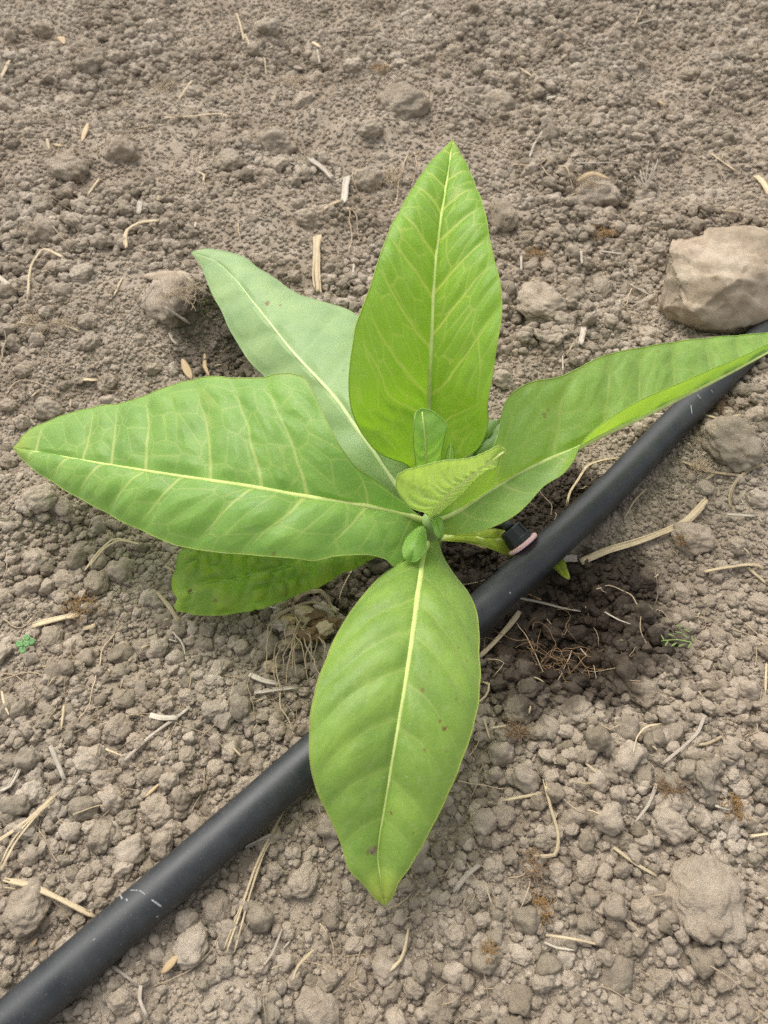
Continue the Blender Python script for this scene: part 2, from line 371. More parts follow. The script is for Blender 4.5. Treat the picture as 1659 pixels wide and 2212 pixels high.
SMOOTH_CLOD = proto('soil_clod', 5, 190, CLOD, lump=0.20, knob=0.09, facet=0.5, nk=200, kr_=(0.04, 0.2), fine=0.03)
pcol = bpy.data.collections.new('crumb_shapes')
for i in range(8):
    pcol.objects.link(bpy.data.objects.new('crumb_a%02d' % i, proto('crumb', 4, 300 + i, CRUMB, lump=0.27, knob=0.10, facet=0.7, nk=55, kr_=(0.06, 0.34), fine=0.034)))
for i in range(8):
    pcol.objects.link(bpy.data.objects.new('crumb_b%02d' % i, proto('crumb', 3, 400 + i, CRUMB, lump=0.24, knob=0.07, facet=0.7, nk=26)))

def in_plot(x, y, grow=1.62):
    # the strip of ground that the photograph shows, and somewhat more on each side
    hw = 0.150 + 0.305 * y
    return (np.abs(x) < hw * grow + 0.02) & (y > -0.08) & (y < 1.22)
# clods one can pick out in the photograph: zone coordinates, diameter (same units as zone / 2 -> 1659 wide)
CL = [
 (875,220,112,.62,'broad flat-topped soil clod at the back, above the tip of the tall leaf'),
 (1075,225,70,.8,'lumpy soil clod just right of the broad flat-topped clod at the back'),
 (1290,385,108,.6,'large soil slab with a dark cavity under its front edge'),
 (195,140,76,.75,'rounded soil clod near the back left corner, beside a tan leaf scrap'),
 (145,360,92,.7,'wide lumpy clod at the left edge of the back, left of a darker clump'),
 (262,325,76,.8,'rough dark-sided clod in the back left, right of the wide lumpy clod'),
 (597,308,82,.7,'brownish clod with fine roots trailing over it, back centre-left'),
 (495,350,64,.7,'double-humped clod left of the brownish rooted clod'),
 (795,388,72,.8,'blocky clod right of the bleached stem stub'),
 (670,472,60,.85,'round knobbly clod below the bleached stem stub'),
 (1168,653,106,.78,'large rounded soil clod right of the tall upright leaf'),
 (1300,623,54,.8,'egg-shaped clod between the large rounded clod and the stone'),
 (1404,725,54,.75,'rough clod at the lower left foot of the stone'),
 (1580,963,116,.72,'big rough clod right of the black pipe, below the stone'),
 (1524,1935,178,.45,'biggest low round clod, near the lower right corner'),
 (1442,1784,84,.8,'blocky clod above the biggest round clod'),
 (370,640,128,.62,'large pale-topped lump of soil left of the grey-green leaf tip'),
 (1395,1496,82,.6,'low wide clod at the right rim of the wet soil'),
 (1125,1536,76,.75,'rounded clod right of the lower leaf, at the front rim of the wet soil'),
 (1244,1536,68,.75,'round half-dry clod in front of the wet soil'),
 (1330,1358,34,.8,'small pale dry clod sitting on the dark wet soil'),
 (1490,1166,82,.72,'flattened clod just below the long split straw'),
 (62,1960,98,.85,'large pitted clod at the left edge, above the pipe'),
 (415,2040,86,.75,'big clod below the pipe, left of the straw bundle'),
 (470,1965,72,.7,'rough clod tucked against the lower side of the pipe'),
 (660,1900,66,.75,'oval clod between the straw bundle and the lower leaf tip'),
 (78,1216,62,.8,'round clod at the left edge below the long left leaf'),
 (210,1261,64,.7,'smooth sloping clod below the middle of the left leaf'),
 (255,1576,66,.75,'knobbly clod in the left foreground beside a smaller twin'),
 (200,1645,78,.65,'wide low clod right of the short pale straw stub'),
 (690,2195,110,.6,'wide pale clod cut by the bottom edge of the picture'),
 (947,2180,72,.7,'pale clod at the bottom edge, right of centre'),
]
CL_PLAIN = [(250,122,45),(15,230,48),(150,220,36),(475,310,50),(800,295,52),(655,220,45),(495,220,26),(420,200,36),(90,440,60),(90,500,78),(410,105,36),(575,60,60),
 (1214,225,36),(1155,195,42),(1185,245,32),(1214,260,32),(1240,445,46),(1085,460,74),(1140,515,46),(1594,330,38),(1640,190,32),(1495,485,48),(1440,465,36),(1060,170,46),(1225,110,50),
 (1110,330,30),(1380,300,34),(1500,160,40),(980,110,44),(760,140,40),(330,60,46),(90,60,50),(1560,90,44),(1330,60,46),
 (1090,823,50),(1524,1053,40),(1540,893,36),(1390,1969,64),(1324,2004,46),(1210,1889,56),(1270,1880,58),(1302,1914,44),(1124,2064,46),(990,2016,50),(895,2134,50),(1470,1839,44),(1350,1819,46),(1175,1821,42),(1085,1764,56),
 (1324,1248,28),(1400,1250,60),(1515,1276,32),(1610,1411,42),(1645,1310,52),(1640,1520,46),(1175,1611,38),(1640,1080,50),(1560,1230,36),(1590,1180,44),(1470,1290,40),(1330,1600,40),(1500,1600,46),(1420,1640,34),(1600,1700,44),(1540,1420,40),
 (220,1814,66),(340,1759,70),(70,1714,64),(225,1690,56),(645,1767,50),(275,1769,42),(510,1864,42),(485,2089,50),(260,2159,56),(560,2084,52),(595,1884,44),(365,1789,58),(230,1919,46),(185,1889,40),(237,1729,62),(130,2060,44),(760,2040,42),(840,2060,40),(720,1960,44),(620,2010,40),(900,1980,36),(1040,1930,40),(1080,2150,46),(1230,2120,44),(1420,2110,50),(1560,2120,52),(1330,2170,40),(1620,2040,44),
 (140,1261,54),(75,1261,48),(290,1606,48),(325,1511,46),(360,1521,44),(405,1506,40),(402,1633,40),(318,1406,54),(500,1581,34),(620,1450,40),(115,1386,58),(8,1291,46),(470,1450,40),(520,1400,38),(450,1360,36),(560,1480,34),(300,1480,40),(170,1440,36),(60,1500,44),(150,1540,36),(560,1600,38),(470,1660,40),(330,1680,44),(120,1610,34),
 (200,743,46),(190,695,46),(100,893,66),(20,878,40),(45,913,40),(235,835,48),(178,593,56),(245,748,24),(115,578,42),(500,703,52),(60,700,44),(50,800,36),(330,800,32),(300,735,32),(640,600,36),(560,560,40),(60,610,48),(20,1000,44),(90,1080,70),(150,1120,34),(240,1160,30)]
CL_PLAIN_DONE = []
clod_pts = []
def add_clod(px, py, dpx, squash, label, group, k, me=None):
    r = 0.5 * dpx * Wd(px, py)
    c = WG(px, py, r * 0.18)
    if pipe_dist(c[0], c[1]) < PIPE_R + r * 0.75: 
        v = 0
    o = bpy.data.objects.new('soil_clod', me or PROTO_C[k % 12]); C.objects.link(o)
    c[2] = float(G(c[0], c[1])) + r * squash * (0.40 if c[1] < .45 else 0.12)
    o.location = c; o.rotation_euler = (random.uniform(-.3, .3), random.uniform(-.3, .3), random.uniform(0, 6.28))
    o.scale = (r * 1.02, r * 1.02, r * squash * 1.15)
    tag(o, label, 'soil clod', group); clod_pts.append((c[0], c[1], r)); return o
TODO = []
k = 0
for px, py, dpx, sq, lb in CL: add_clod(px, py, dpx, sq, lb, 'loose soil clods', k, SMOOTH_CLOD if dpx > 180 else None); k += 1
PLAIN = 'loose rounded grey-brown soil clod lying among smaller crumbs'
for px, py, dpx in CL_PLAIN:
    p = W(px, py)
    if pipe_dist(p[0], p[1]) < PIPE_R + 0.5 * dpx * Wd(px, py): continue
    o = add_clod(px + random.uniform(-4, 4), py + random.uniform(-4, 4), dpx * 0.95, random.uniform(.7, .9), PLAIN, 'loose soil clods', k); k += 1
    TODO.append((o, ('small' if dpx < 38 else 'medium' if dpx < 52 else 'large') + ' soil clod', px, py))

def scatter(n, rlo, rhi, p, seed, ymax=1.2, dens=None, mind=0.0):
    r_ = np.random.default_rng(seed)
    x = r_.uniform(-0.8, 0.8, n * 3); y = r_.uniform(-0.09, min(1.22, ymax), n * 3)
    ok = in_plot(x, y); x = x[ok]; y = y[ok]
    u = r_.uniform(0, 1, len(x)); r = rlo * (rhi / rlo) ** (u ** p)
    if dens is not None:
        keep = r_.uniform(0, 1, len(x)) < dens(x, y); x, y, r = x[keep], y[keep], r[keep]
    x, y, r = x[:n], y[:n], r[:n]
    pd = pipe_dist(x, y); keep = pd > PIPE_R * 0.75 + r * 0.7
    return x[keep], y[keep], r[keep]
def coarse(x, y): return np.clip(0.58 + 0.85 * vn(x, y, 0.10, 21) + 0.35 * vn(x, y, 0.035, 22), 0.06, 1)
def near(a, b): return lambda x, y: sstep(b, a, y) * 0.9 + 0.1
layers = [scatter(8300, 0.0034, 0.0070, 1.8, 31, dens=coarse),
          scatter(46000, 0.0017, 0.0038, 1.4, 32, dens=lambda x, y: (0.15 + 0.85 * coarse(x, y)) * (1 - 0.35 * sstep(0.45, 0.8, y))),
          scatter(88000, 0.0009, 0.0021, 1.3, 33),
          scatter(80000, 0.0005, 0.0012, 1.0, 34, ymax=0.5)]
cx = np.concatenate([a[0] for a in layers]); cy = np.concatenate([a[1] for a in layers]); cr = np.concatenate([a[2] for a in layers])
li = np.concatenate([np.full(len(a[0]), i) for i, a in enumerate(layers)])
keep = np.ones(len(cx), bool)
for (a, b, r) in clod_pts:                                   # leave room for the picked-out clods
    q = (np.abs(cx - a) < r) & (np.abs(cy - b) < r); keep[q] &= np.hypot(cx[q] - a, cy[q] - b) > r * 0.8 + cr[q] * 0.3
cx, cy, cr, li = cx[keep], cy[keep], cr[keep], li[keep]
r5 = np.random.default_rng(5); cf = np.maximum(sstep(0.15, 0.75, coarse(cx, cy)), 0.7 * sstep(0.42, 0.14, cy)) * (1 - 0.35 * sstep(0.5, 0.85, cy))
cz = G(cx, cy) + cr * np.where(li <= 1, r5.uniform(-0.55, 0.05, len(cx)) * (1 - cf) + r5.uniform(0.2, 1.0, len(cx)) * cf, r5.uniform(0.0, 0.7, len(cx)))
def gn_crumbs(name, x, y, z, r, which):
    me = bpy.data.meshes.new(name); me.from_pydata(np.stack([x, y, z], -1).tolist(), [], [])
    r_ = np.random.default_rng(77); n = len(x)
    sc = r[:, None] * r_.uniform(0.85, 1.15, (n, 3)) * np.array([1, 1, 0.95])
    ro = np.stack([r_.uniform(-.6, .6, n), r_.uniform(-.6, .6, n), r_.uniform(0, 6.28, n)], -1)
    for nm, d in (('csize', sc), ('crot', ro)):
        at = me.attributes.new(nm, 'FLOAT_VECTOR', 'POINT'); at.data.foreach_set('vector', d.astype(np.float32).ravel())
    at = me.attributes.new('cidx', 'INT', 'POINT'); at.data.foreach_set('value', which.astype(np.int32))
    o = bpy.data.objects.new(name, me); C.objects.link(o)
    g = bpy.data.node_groups.new(name, 'GeometryNodeTree')
    g.interface.new_socket('Geometry', in_out='INPUT', socket_type='NodeSocketGeometry'); g.interface.new_socket('Geometry', in_out='OUTPUT', socket_type='NodeSocketGeometry')
    gi = g.nodes.new('NodeGroupInput'); go = g.nodes.new('NodeGroupOutput')
    m2p = g.nodes.new('GeometryNodeMeshToPoints')
    ci = g.nodes.new('GeometryNodeCollectionInfo'); ci.inputs['Collection'].default_value = pcol; ci.inputs['Separate Children'].default_value = True; ci.inputs['Reset Children'].default_value = True
    ip = g.nodes.new('GeometryNodeInstanceOnPoints'); ip.inputs['Pick Instance'].default_value = True
    def na(nm, dt):
        a = g.nodes.new('GeometryNodeInputNamedAttribute'); a.data_type = dt; a.inputs['Name'].default_value = nm
        return [s for s in a.outputs if s.enabled and s.name == 'Attribute'][0]
    e2r = g.nodes.new('FunctionNodeEulerToRotation')
    g.links.new(gi.outputs[0], m2p.inputs['Mesh']); g.links.new(m2p.outputs[0], ip.inputs['Points']); g.links.new(ci.outputs[0], ip.inputs['Instance'])
    g.links.new(na('cidx', 'INT'), ip.inputs['Instance Index']); g.links.new(na('crot', 'FLOAT_VECTOR'), e2r.inputs[0]); g.links.new(e2r.outputs[0], ip.inputs['Rotation'])
    g.links.new(na('csize', 'FLOAT_VECTOR'), ip.inputs['Scale']); g.links.new(ip.outputs[0], go.inputs[0])
    md = o.modifiers.new('crumbs', 'NODES'); md.node_group = g
    return o
which = np.where(li <= 1, rng.integers(0, 8, len(cx)), 8 + rng.integers(0, 8, len(cx)))
cr_o = gn_crumbs('soil_crumbs', cx, cy, cz, cr, which)
tag(cr_o, 'countless small grey-brown soil crumbs covering the ground', 'soil crumbs', kind='stuff')

# what lies on top: height of the crumb surface, for resting straw on it
HX0, HY0, HS = -0.64, -0.07, 0.0015
HN = (int(1.26 / HS), int(1.28 / HS))
hx, hy = np.meshgrid(HX0 + np.arange(HN[1]) * HS, HY0 + np.arange(HN[0]) * HS)
HM = G(hx, hy)
def raise_h(x, y, z, r, sq):
    i0 = np.rint((y - HY0) / HS).astype(int); j0 = np.rint((x - HX0) / HS).astype(int); R_ = int(math.ceil(r.max() / HS))
    for di in range(-R_, R_ + 1):
        for dj in range(-R_, R_ + 1):
            i = i0 + di; j = j0 + dj
            d2 = (HX0 + j * HS - x)**2 + (HY0 + i * HS - y)**2
            ok = (d2 < r * r) & (i >= 0) & (j >= 0) & (i < HN[0]) & (j < HN[1])
            if ok.any(): np.maximum.at(HM, (i[ok], j[ok]), (z + sq * np.sqrt(np.maximum(r * r - d2, 0)))[ok])
q = cr > 0.0016
raise_h(cx[q], cy[q], cz[q], cr[q], 0.75)
for (a, b, r) in clod_pts: raise_h(np.array([a]), np.array([b]), np.array([float(G(a, b)) + r * .3]), np.array([r]), 0.7)
def H(x, y):
    i = np.clip(np.rint((np.asarray(y) - HY0) / HS).astype(int), 0, HN[0] - 1); j = np.clip(np.rint((np.asarray(x) - HX0) / HS).astype(int), 0, HN[1] - 1)
    return HM[i, j]

# ------------------------------------------------------------------ drip pipe with its emitter
m, nt_, b, o_ = newmat('black_polyethylene')
g = nt_.nodes.new('ShaderNodeNewGeometry')
nA = noise_tex(nt_, g.outputs['Position'], 60, 5, 0.7); nB = noise_tex(nt_, g.outputs['Position'], 1500, 2, 0.6)
dust = ramp(nt_, nA.outputs[0], [(0.35, (0.014, 0.017, 0.018)), (0.8, (0.040, 0.041, 0.040))]).outputs[0]
fl = ramp(nt_, nB.outputs[0], [(0.66, (0, 0, 0)), (0.74, (1, 1, 1))]).outputs[0]
L(nt_, mixc(nt_, math_(nt_, 'MULTIPLY', fl, 0.5), dust, (0.25, 0.24, 0.22)), b.inputs['Base Color'])
L(nt_, ramp(nt_, nA.outputs[0], [(0.3, (0.42,) * 3), (0.75, (0.56,) * 3)]).outputs[0], b.inputs['Roughness']); b.inputs['Specular IOR Level'].default_value = 0.5
bp = nt_.nodes.new('ShaderNodeBump'); bp.inputs['Strength'].default_value = 0.12; bp.inputs['Distance'].default_value = 0.0003
L(nt_, nB.outputs[0], bp.inputs['Height']); L(nt_, bp.outputs[0], b.inputs['Normal'])
BLACK = m
m, nt_, b, o_ = newmat('dull_black_plastic'); b.inputs['Base Color'].default_value = (0.014, 0.017, 0.018, 1); b.inputs['Roughness'].default_value = 0.5; DRIP = m
m, nt_, b, o_ = newmat('pink_plastic'); b.inputs['Base Color'].default_value = (0.80, 0.50, 0.50, 1); b.inputs['Roughness'].default_value = 0.4; b.inputs['Subsurface Weight'].default_value = 0.1; b.inputs['Subsurface Scale'].default_value = 0.002; PINK = m
m, nt_, b, o_ = newmat('scuffed_plastic'); b.inputs['Base Color'].default_value = (0.27, 0.275, 0.26, 1); b.inputs['Roughness'].default_value = 0.7; SCUFF = m
pipe = empty('drip_pipe', W(1100, 1262, 0)); tag(pipe, 'black plastic drip irrigation pipe running diagonally across the soil', 'pipe')
V, Fc = tube(PIPE, PIPE_R, 40); place(mesh('tube', V, Fc, BLACK), pipe)
def pipe_frame(px, py):
    p = W(px, py, 0.016); i = int(np.argmin(np.hypot(PIPE[:, 0] - p[0], PIPE[:, 1] - p[1])))
    T = PIPE[i + 1] - PIPE[i - 1]; T /= np.linalg.norm(T)
    s = (p - PIPE[i]) @ T
    return PIPE[i] + T * s, T, np.array([-T[1], T[0], 0])
def scuff(px, py, dx, dy, wd):
    """a scratch on the pipe's skin from one place to a place (dx, dy) away"""
    mb = []
    a, T, S_ = pipe_frame(px, py)
    for k in range(7):
        q = k / 6; p = W(px + dx * q, py + dy * q, 0.018); ax, T, S_ = pipe_frame(px + dx * q, py + dy * q)
        s = np.clip(((p - ax) @ S_) / PIPE_R, -0.9, 0.9); c = math.sqrt(1 - s * s)
        mb.append(ax + (S_ * s + np.array([0, 0, 1]) * c) * PIPE_R)
    V, Fc = tube(spl(mb, 14), np.array([.2] + [rng.uniform(.5, 1) for _ in range(12)] + [.2]) * wd, 6, 0.5)
    place(mesh('scuff', V, Fc, SCUFF), pipe)
for a in ((257, 1930, 9, 12, .0005), (275, 1942, 4, 6, .0005), (282, 1923, 20, 2, .0003), (304, 1925, 14, 10, .00035), (330, 1945, 18, 12, .0006), (206, 2033, 5, -5, .0003), (1486, 884, 4, 16, .0005), (1500, 862, 8, 8, .0003), (1530, 850, 6, 4, .0003), (1098, 1282, 2, 3, .0006), (340, 1985, 3, -4, .0003)): scuff(*a)
# dripper: barbed through the pipe's flank, its axis square to the pipe
a0, T0, S0 = pipe_frame(1170, 1197)
ax = S0 * 0.90 + np.array([0, 0, 0.44]); ax /= np.linalg.norm(ax)
if ax[1] < 0: ax[:2] *= -1
ctr = PIPE[int(np.argmin(np.hypot(PIPE[:, 0] - a0[0], PIPE[:, 1] - a0[1])))]
E1 = T0; E2 = np.cross(ax, E1)
def prism(profile, n, sq=1.0, rot=0.0):
    """rings (radius, distance along the dripper's axis)"""
    V = []; F = []
    for (r, h) in profile:
        for k in range(n):
            a = rot + 2 * math.pi * k / n; V.append(ctr + ax * h + (E1 * math.cos(a) + E2 * math.sin(a) * sq) * r)
    for i in range(len(profile) - 1):
        for k in range(n): F.append((i*n + k, i*n + (k+1) % n, (i+1)*n + (k+1) % n, (i+1)*n + k))
    F.append(tuple(range(n - 1, -1, -1))); F.append(tuple((len(profile)-1)*n + k for k in range(n)))
    return V, F
emp = mesh('drip_emitter', *prism([(.0074, .0128), (.0079, .0133), (.0079, .0158), (.0073, .0164), (.0070, .0228), (.0060, .0234)], 8, 0.95, math.pi / 8), DRIP, None, False)
place(emp, pipe); tag(emp, 'black angular dripper body')
V, Fc = prism([(.0030, .0232), (.0027, .0270), (.0020, .0275)], 16); q = mesh('outlet_nipple', V, Fc, DRIP, emp)
V, Fc = prism([(.0088, .0103), (.0097, .0107), (.0099, .0116), (.0097, .0125), (.0086, .0129)], 40); q = mesh('flange', V, Fc, PINK, emp); tag(q, 'pink plastic flange ring')
for s in range(4):
    a = math.pi / 8 + s * math.pi / 2
    V = []; 
    for h in (.0162, .0226):
        for da in (-.05, .05):
            for rr in (.0066, .0079):
                V.append(ctr + ax * h + (E1 * math.cos(a + da) + E2 * math.sin(a + da) * .95) * rr)
    q = mesh('grip_rib', V, [(0, 1, 3, 2), (4, 6, 7, 5), (0, 4, 5, 1), (2, 3, 7, 6), (1, 5, 7, 3), (0, 2, 6, 4)], DRIP, emp, False)

# ------------------------------------------------------------------ the stone
sp = [(1415,664,.012),(1428,684,.004),(1447,705,.0),(1499,729,-.002),(1592,729,-.002),(1626,705,.006),(1480,677,.026),(1512,701,.017),(1560,719,.013),(1621,697,.02),
      (1441,604,.036),(1424,560,.038),(1426,532,.042),(1438,511,.044),(1454,504,.046),(1518,504,.048),(1555,498,.050),(1592,487,.054),(1618,487,.054),(1655,503,.050),(1730,545,.044),(1735,640,.030),(1675,668,.022),(1580,600,.050),(1500,590,.046),(1432,640,.026)]
pts = [W(p[0] + 17, *p[1:]) for p in sp]
cen_ = np.mean(pts[10:22], axis=0)
pts += [cen_ + (p - cen_) * .8 - np.array([0, 0, .05]) for p in pts[10:22]]
bm = bmesh.new()
for p in pts: bm.verts.new(p)
bmesh.ops.convex_hull(bm, input=bm.verts)
for v_ in [v_ for v_ in bm.verts if not v_.link_faces]: bm.verts.remove(v_)
bmesh.ops.triangulate(bm, faces=bm.faces)
bmesh.ops.subdivide_edges(bm, edges=bm.edges, cuts=1, use_grid_fill=True)
bmesh.ops.triangulate(bm, faces=bm.faces)
bmesh.ops.subdivide_edges(bm, edges=bm.edges, cuts=3, use_grid_fill=True)
bmesh.ops.triangulate(bm, faces=bm.faces)
bmesh.ops.subdivide_edges(bm, edges=[e for e in bm.edges if e.calc_length() > .0035], cuts=1, use_grid_fill=True)
bmesh.ops.triangulate(bm, faces=bm.faces)
for _ in range(1): bmesh.ops.smooth_vert(bm, verts=bm.verts, factor=0.25, use_axis_x=True, use_axis_y=True, use_axis_z=True)
bm.normal_update()
nt0 = W(1438, 640, .025)
for v_ in bm.verts:
    p = v_.co; d = -.002 + 0.0018 * mnoise.noise(p * 38) + 0.0016 * mnoise.noise(p * 95) + 0.0009 * mnoise.noise(p * 260) + .0012 * abs(mnoise.noise(p * 55 + Vector((9, 3, 1))))
    n_ = Vector(nt0); d -= 0.009 * math.exp(-((p - n_).length / .014)**2)
    # ledges: the stone splits in thin layers
    d += 0.0022 * (math.floor((p.y * .8 + p.x * .35 + p.z) / .022 + 1.1 * mnoise.noise(p * 22)) % 2)
    v_.co = p + v_.normal * d
me = bpy.data.meshes.new('stone'); bm.to_mesh(me); bm.free()
me.polygons.foreach_set('use_smooth', np.ones(len(me.polygons), bool))
m, nt_, b, o_ = newmat('sandstone'); g = nt_.nodes.new('ShaderNodeNewGeometry')
n1 = noise_tex(nt_, g.outputs['Position'], 32, 5, 0.6); n2 = noise_tex(nt_, g.outputs['Position'], 600, 4, 0.7); n3 = noise_tex(nt_, g.outputs['Position'], 110, 4, .6)
c = ramp(nt_, n1.outputs[0], [(0.28, (0.30, 0.235, 0.165)), (0.5, (0.395, 0.322, 0.24)), (0.72, (0.45, 0.38, 0.295))]).outputs[0]
c = mixc(nt_, .9, c, ramp(nt_, n3.outputs[0], [(.3, (.7, .66, .6)), (.7, (1.15, 1.15, 1.13))]).outputs[0], 'MULTIPLY')
c = mixc(nt_, .5, c, ramp(nt_, n2.outputs[0], [(.3, (.78, .77, .75)), (.7, (1.15, 1.15, 1.14))]).outputs[0], 'MULTIPLY')
L(nt_, c, b.inputs['Base Color']); b.inputs['Roughness'].default_value = .9; b.inputs['Specular IOR Level'].default_value = .25
bp = nt_.nodes.new('ShaderNodeBump'); bp.inputs['Strength'].default_value = .5; bp.inputs['Distance'].default_value = .001; L(nt_, math_(nt_, 'ADD', n2.outputs[0], math_(nt_, 'MULTIPLY', n3.outputs[0], 2)), bp.inputs['Height']); L(nt_, bp.outputs[0], b.inputs['Normal'])
me.materials.append(m)
st = bpy.data.objects.new('stone', me); C.objects.link(st)
tag(st, 'angular beige stone beside the pipe at the right edge', 'stone')

# ------------------------------------------------------------------ the plant
def vein_field(sc, w, q, hw, Ln, r_, nsec, k1, k2, jit=0.3, cellp=.8):
    """distance to secondary veins and to the net between them, in metres"""
    cc = sc - k1 * w - k2 * w * w / max(hw, 1e-4)
    pos = np.linspace(0.03, 0.93, nsec) ** 0.95 * Ln - 0.12 * hw
    pos += r_.uniform(-.22, .22, nsec) * Ln / nsec
    wob = 0.0012 * np.sin(w / 0.011 + r_.uniform(0, 6)) * (w / max(hw, 1e-4))
    dsec = np.full(cc.shape, 9.0)
    for p in pos:
        wob = 0.0010 * vn(w + p * 7, w * 0 + p * 31, .012, 5) + .0004 * vn(w + p * 3, w * 0 + p * 17, .004, 6)
        dsec = np.minimum(dsec, np.abs(cc + wob - p) * 0.8)
    seeds = []
    step = Ln / nsec
    for i in range(-3, nsec + 1):
        a = pos[i] if 0 <= i < nsec else (pos[0] + (i) * step if i < 0 else pos[-1] + step)
        bnd = pos[i + 1] if -1 <= i < nsec - 1 else a + step
        ww = 0.08 * step
        while ww < hw * 1.15:
            kk = 2 if r_.uniform() < cellp else 3
            for j in range(kk):
                seeds.append((a + (bnd - a) * ((j + .5) / kk + r_.uniform(-jit, jit) * .5), ww + r_.uniform(-.25, .25) * step))
            ww += step * r_.uniform(.36, .6)
    sd_ = np.array(seeds); F1 = np.full(cc.shape, 9.0); F2 = np.full(cc.shape, 9.0)
    for (a, b_) in sd_:
        d = np.hypot(cc - a, (w - b_)); n1_ = d < F1; F2 = np.where(n1_, F1, np.minimum(F2, d)); F1 = np.where(n1_, d, F1)
    return dsec, (F2 - F1) * .5, step

def leaf(name, mid, lm, rm, mat, label, parent, nu=220, nv=60, nsec=9, k1=.5, k2=.3, A2=.0016, A3=.0006, secw=.0011, terw=.0005, sec_k=1., ter_k=.5,
         rib=(.0022, .0003), ribp=1.15, ribm=RIB, bul=(.004, .004), spots=(), hole=None, seed=1, wave=.0012, edgek=1.0, ribdown=.35, ampR=1.0, bump=0.0, bumpwl=.008):
    r_ = np.random.default_rng(seed)
    M0 = np.array([W(*p) for p in mid]); tip = M0[-1]
    Mf = spl(M0, 300)
    zf = Mf[:, 2]
    def marg(pts):
        P = np.array([[p[0], p[1]] for p in pts]); dz = np.array([p[2] if len(p) > 2 else 0 for p in pts])
        a = np.concatenate([[0], np.cumsum(np.linalg.norm(np.diff(np.vstack([P, mid[-1][:2]]), axis=0), axis=1))]); fr = a[:-1] / a[-1]
        out = [W(P[i, 0], P[i, 1], float(np.interp(fr[i], np.linspace(0, 1, 300), zf)) + dz[i]) for i in range(len(P))]
        return np.array(out + [tip])
    A = spl(marg(lm), nu); B = spl(marg(rm), nu); M = spl(M0, nu)
    arc = np.concatenate([[0], np.cumsum(np.linalg.norm(np.diff(M, axis=0), axis=1))]); Ln = arc[-1]
    T = np.gradient(M, axis=0); T /= np.linalg.norm(T, axis=1)[:, None]
    q = np.linspace(0, 1, nv + 1)
    cols = []; sc = []; ww = []; qq = []; side = []
    for sd_, E, bl in ((-1, A, bul[0]), (1, B, bul[1])):
        D = E - M
        for qi in (q[:0:-1] if sd_ < 0 else q):
            p = M + D * qi
            p = p + np.array([0, 0, 1]) * (bl * 4 * qi * (1 - qi) * np.sin(np.linspace(0, math.pi, nu)) ** .5)[:, None]
            cols.append(p); al = (D * T).sum(1) * qi
            pe = np.sqrt(np.maximum((D * D).sum(1) * qi * qi - al * al, 0))
            sc.append(arc + al); ww.append(pe); qq.append(np.full(nu, qi)); side.append(np.full(nu, sd_))
    Pg = np.stack(cols, 1); sc = np.stack(sc, 1); ww = np.stack(ww, 1); qq = np.stack(qq, 1); side = np.stack(side, 1)
    U = np.broadcast_to(np.linspace(0, 1, nu)[:, None], qq.shape)
    vein = np.zeros(qq.shape); h = np.zeros(qq.shape)
    for sd_ in (-1, 1):
        k = side == sd_; hw = ww[k].max()
        ds, dt, step = vein_field(sc[k], ww[k], qq[k], hw, Ln, r_, nsec, k1, k2)
        Q = qq[k]; fade = 1 - sstep(.72, .95, Q)
        sw = secw * (1 - .65 * Q)
        vs = (1 - sstep(sw * .45, sw * 1.2, ds)) * fade * sec_k * (1 - .35 * Q)
        vt = (1 - sstep(terw * .35, terw * 1.3, dt)) * ter_k * sstep(.0, .1, Q) * (1 - .6 * sstep(.8, 1, Q))
        vein[k] = np.maximum(vs, vt)
        hh = A2 * (1 - np.exp(-(ds / (step * .2))**2)) * (1 - .6 * sstep(.75, 1, Q)) + A3 * (1 - np.exp(-(dt / (step * .2))**2)) * (1 - .7 * sstep(.85, 1, Q))
        h[k] = hh * (ampR if sd_ > 0 else 1.0) * sstep(0, .12, Q) * (.35 + .65 * np.sin(np.clip(U[k], 0, 1) * math.pi) ** .5)
    x_, y_ = Pg[..., 0], Pg[..., 1]
    h = h + wave * vn(sc, ww * side, .03, seed) * qq + (bump * np.abs(vn(sc, ww * side, bumpwl, seed + 9)) if bump else 0)
    n = np.cross(np.gradient(Pg, axis=0), np.gradient(Pg, axis=1)); n /= np.linalg.norm(n, axis=2)[..., None] + 1e-12
    if n[nu // 2, :, 2].mean() < 0: n = -n
    n[-2:] = n[-3]
    Pd = Pg + n * (h * np.sin(np.clip(U * 1.02, 0, 1) * math.pi)[...] ** .25)[..., None]
    mv = 2 * nv + 1
    # project to read the spots' places
    v3 = Pd.reshape(-1, 3)
    def px_of(v):
        dpt = v[:, 1] * CS + (CAM_H - v[:, 2]) * SN
        return 829.5 + FPX * v[:, 0] / dpt, 1106 + FPX * ((CAM_H - v[:, 2]) * CS - v[:, 1] * SN) / dpt
    X_, Y_ = px_of(v3); spot = np.zeros(len(v3))
    for (a, b_, rr, kk) in spots:
        d = np.hypot(X_ - a, (Y_ - b_)) / rr + .5 * vn(X_, Y_, rr * .7, seed + 3); spot = np.maximum(spot, kk * (1 - sstep(.6, 1.1, d)))
    edge = (np.maximum(sstep(.9, 1.0, U) * .9, sstep(.955, 1.0, qq) * .55) * edgek).reshape(-1)
    if bump: edge = np.maximum(edge, .75 * sstep(.25, .8, np.abs(vn(sc, ww * side, bumpwl, seed + 9))).reshape(-1) * edgek)
    idx = np.arange(nu * mv).reshape(nu, mv)
    F = np.stack([idx[:-1, :-1], idx[:-1, 1:], idx[1:, 1:], idx[1:, :-1]], -1).reshape(-1, 4)
    if hole is not None:
        fx = X_[F].mean(1); fy = Y_[F].mean(1); F = F[np.hypot((fx - hole[0]) / hole[2], (fy - hole[1]) / hole[3]) > 1]
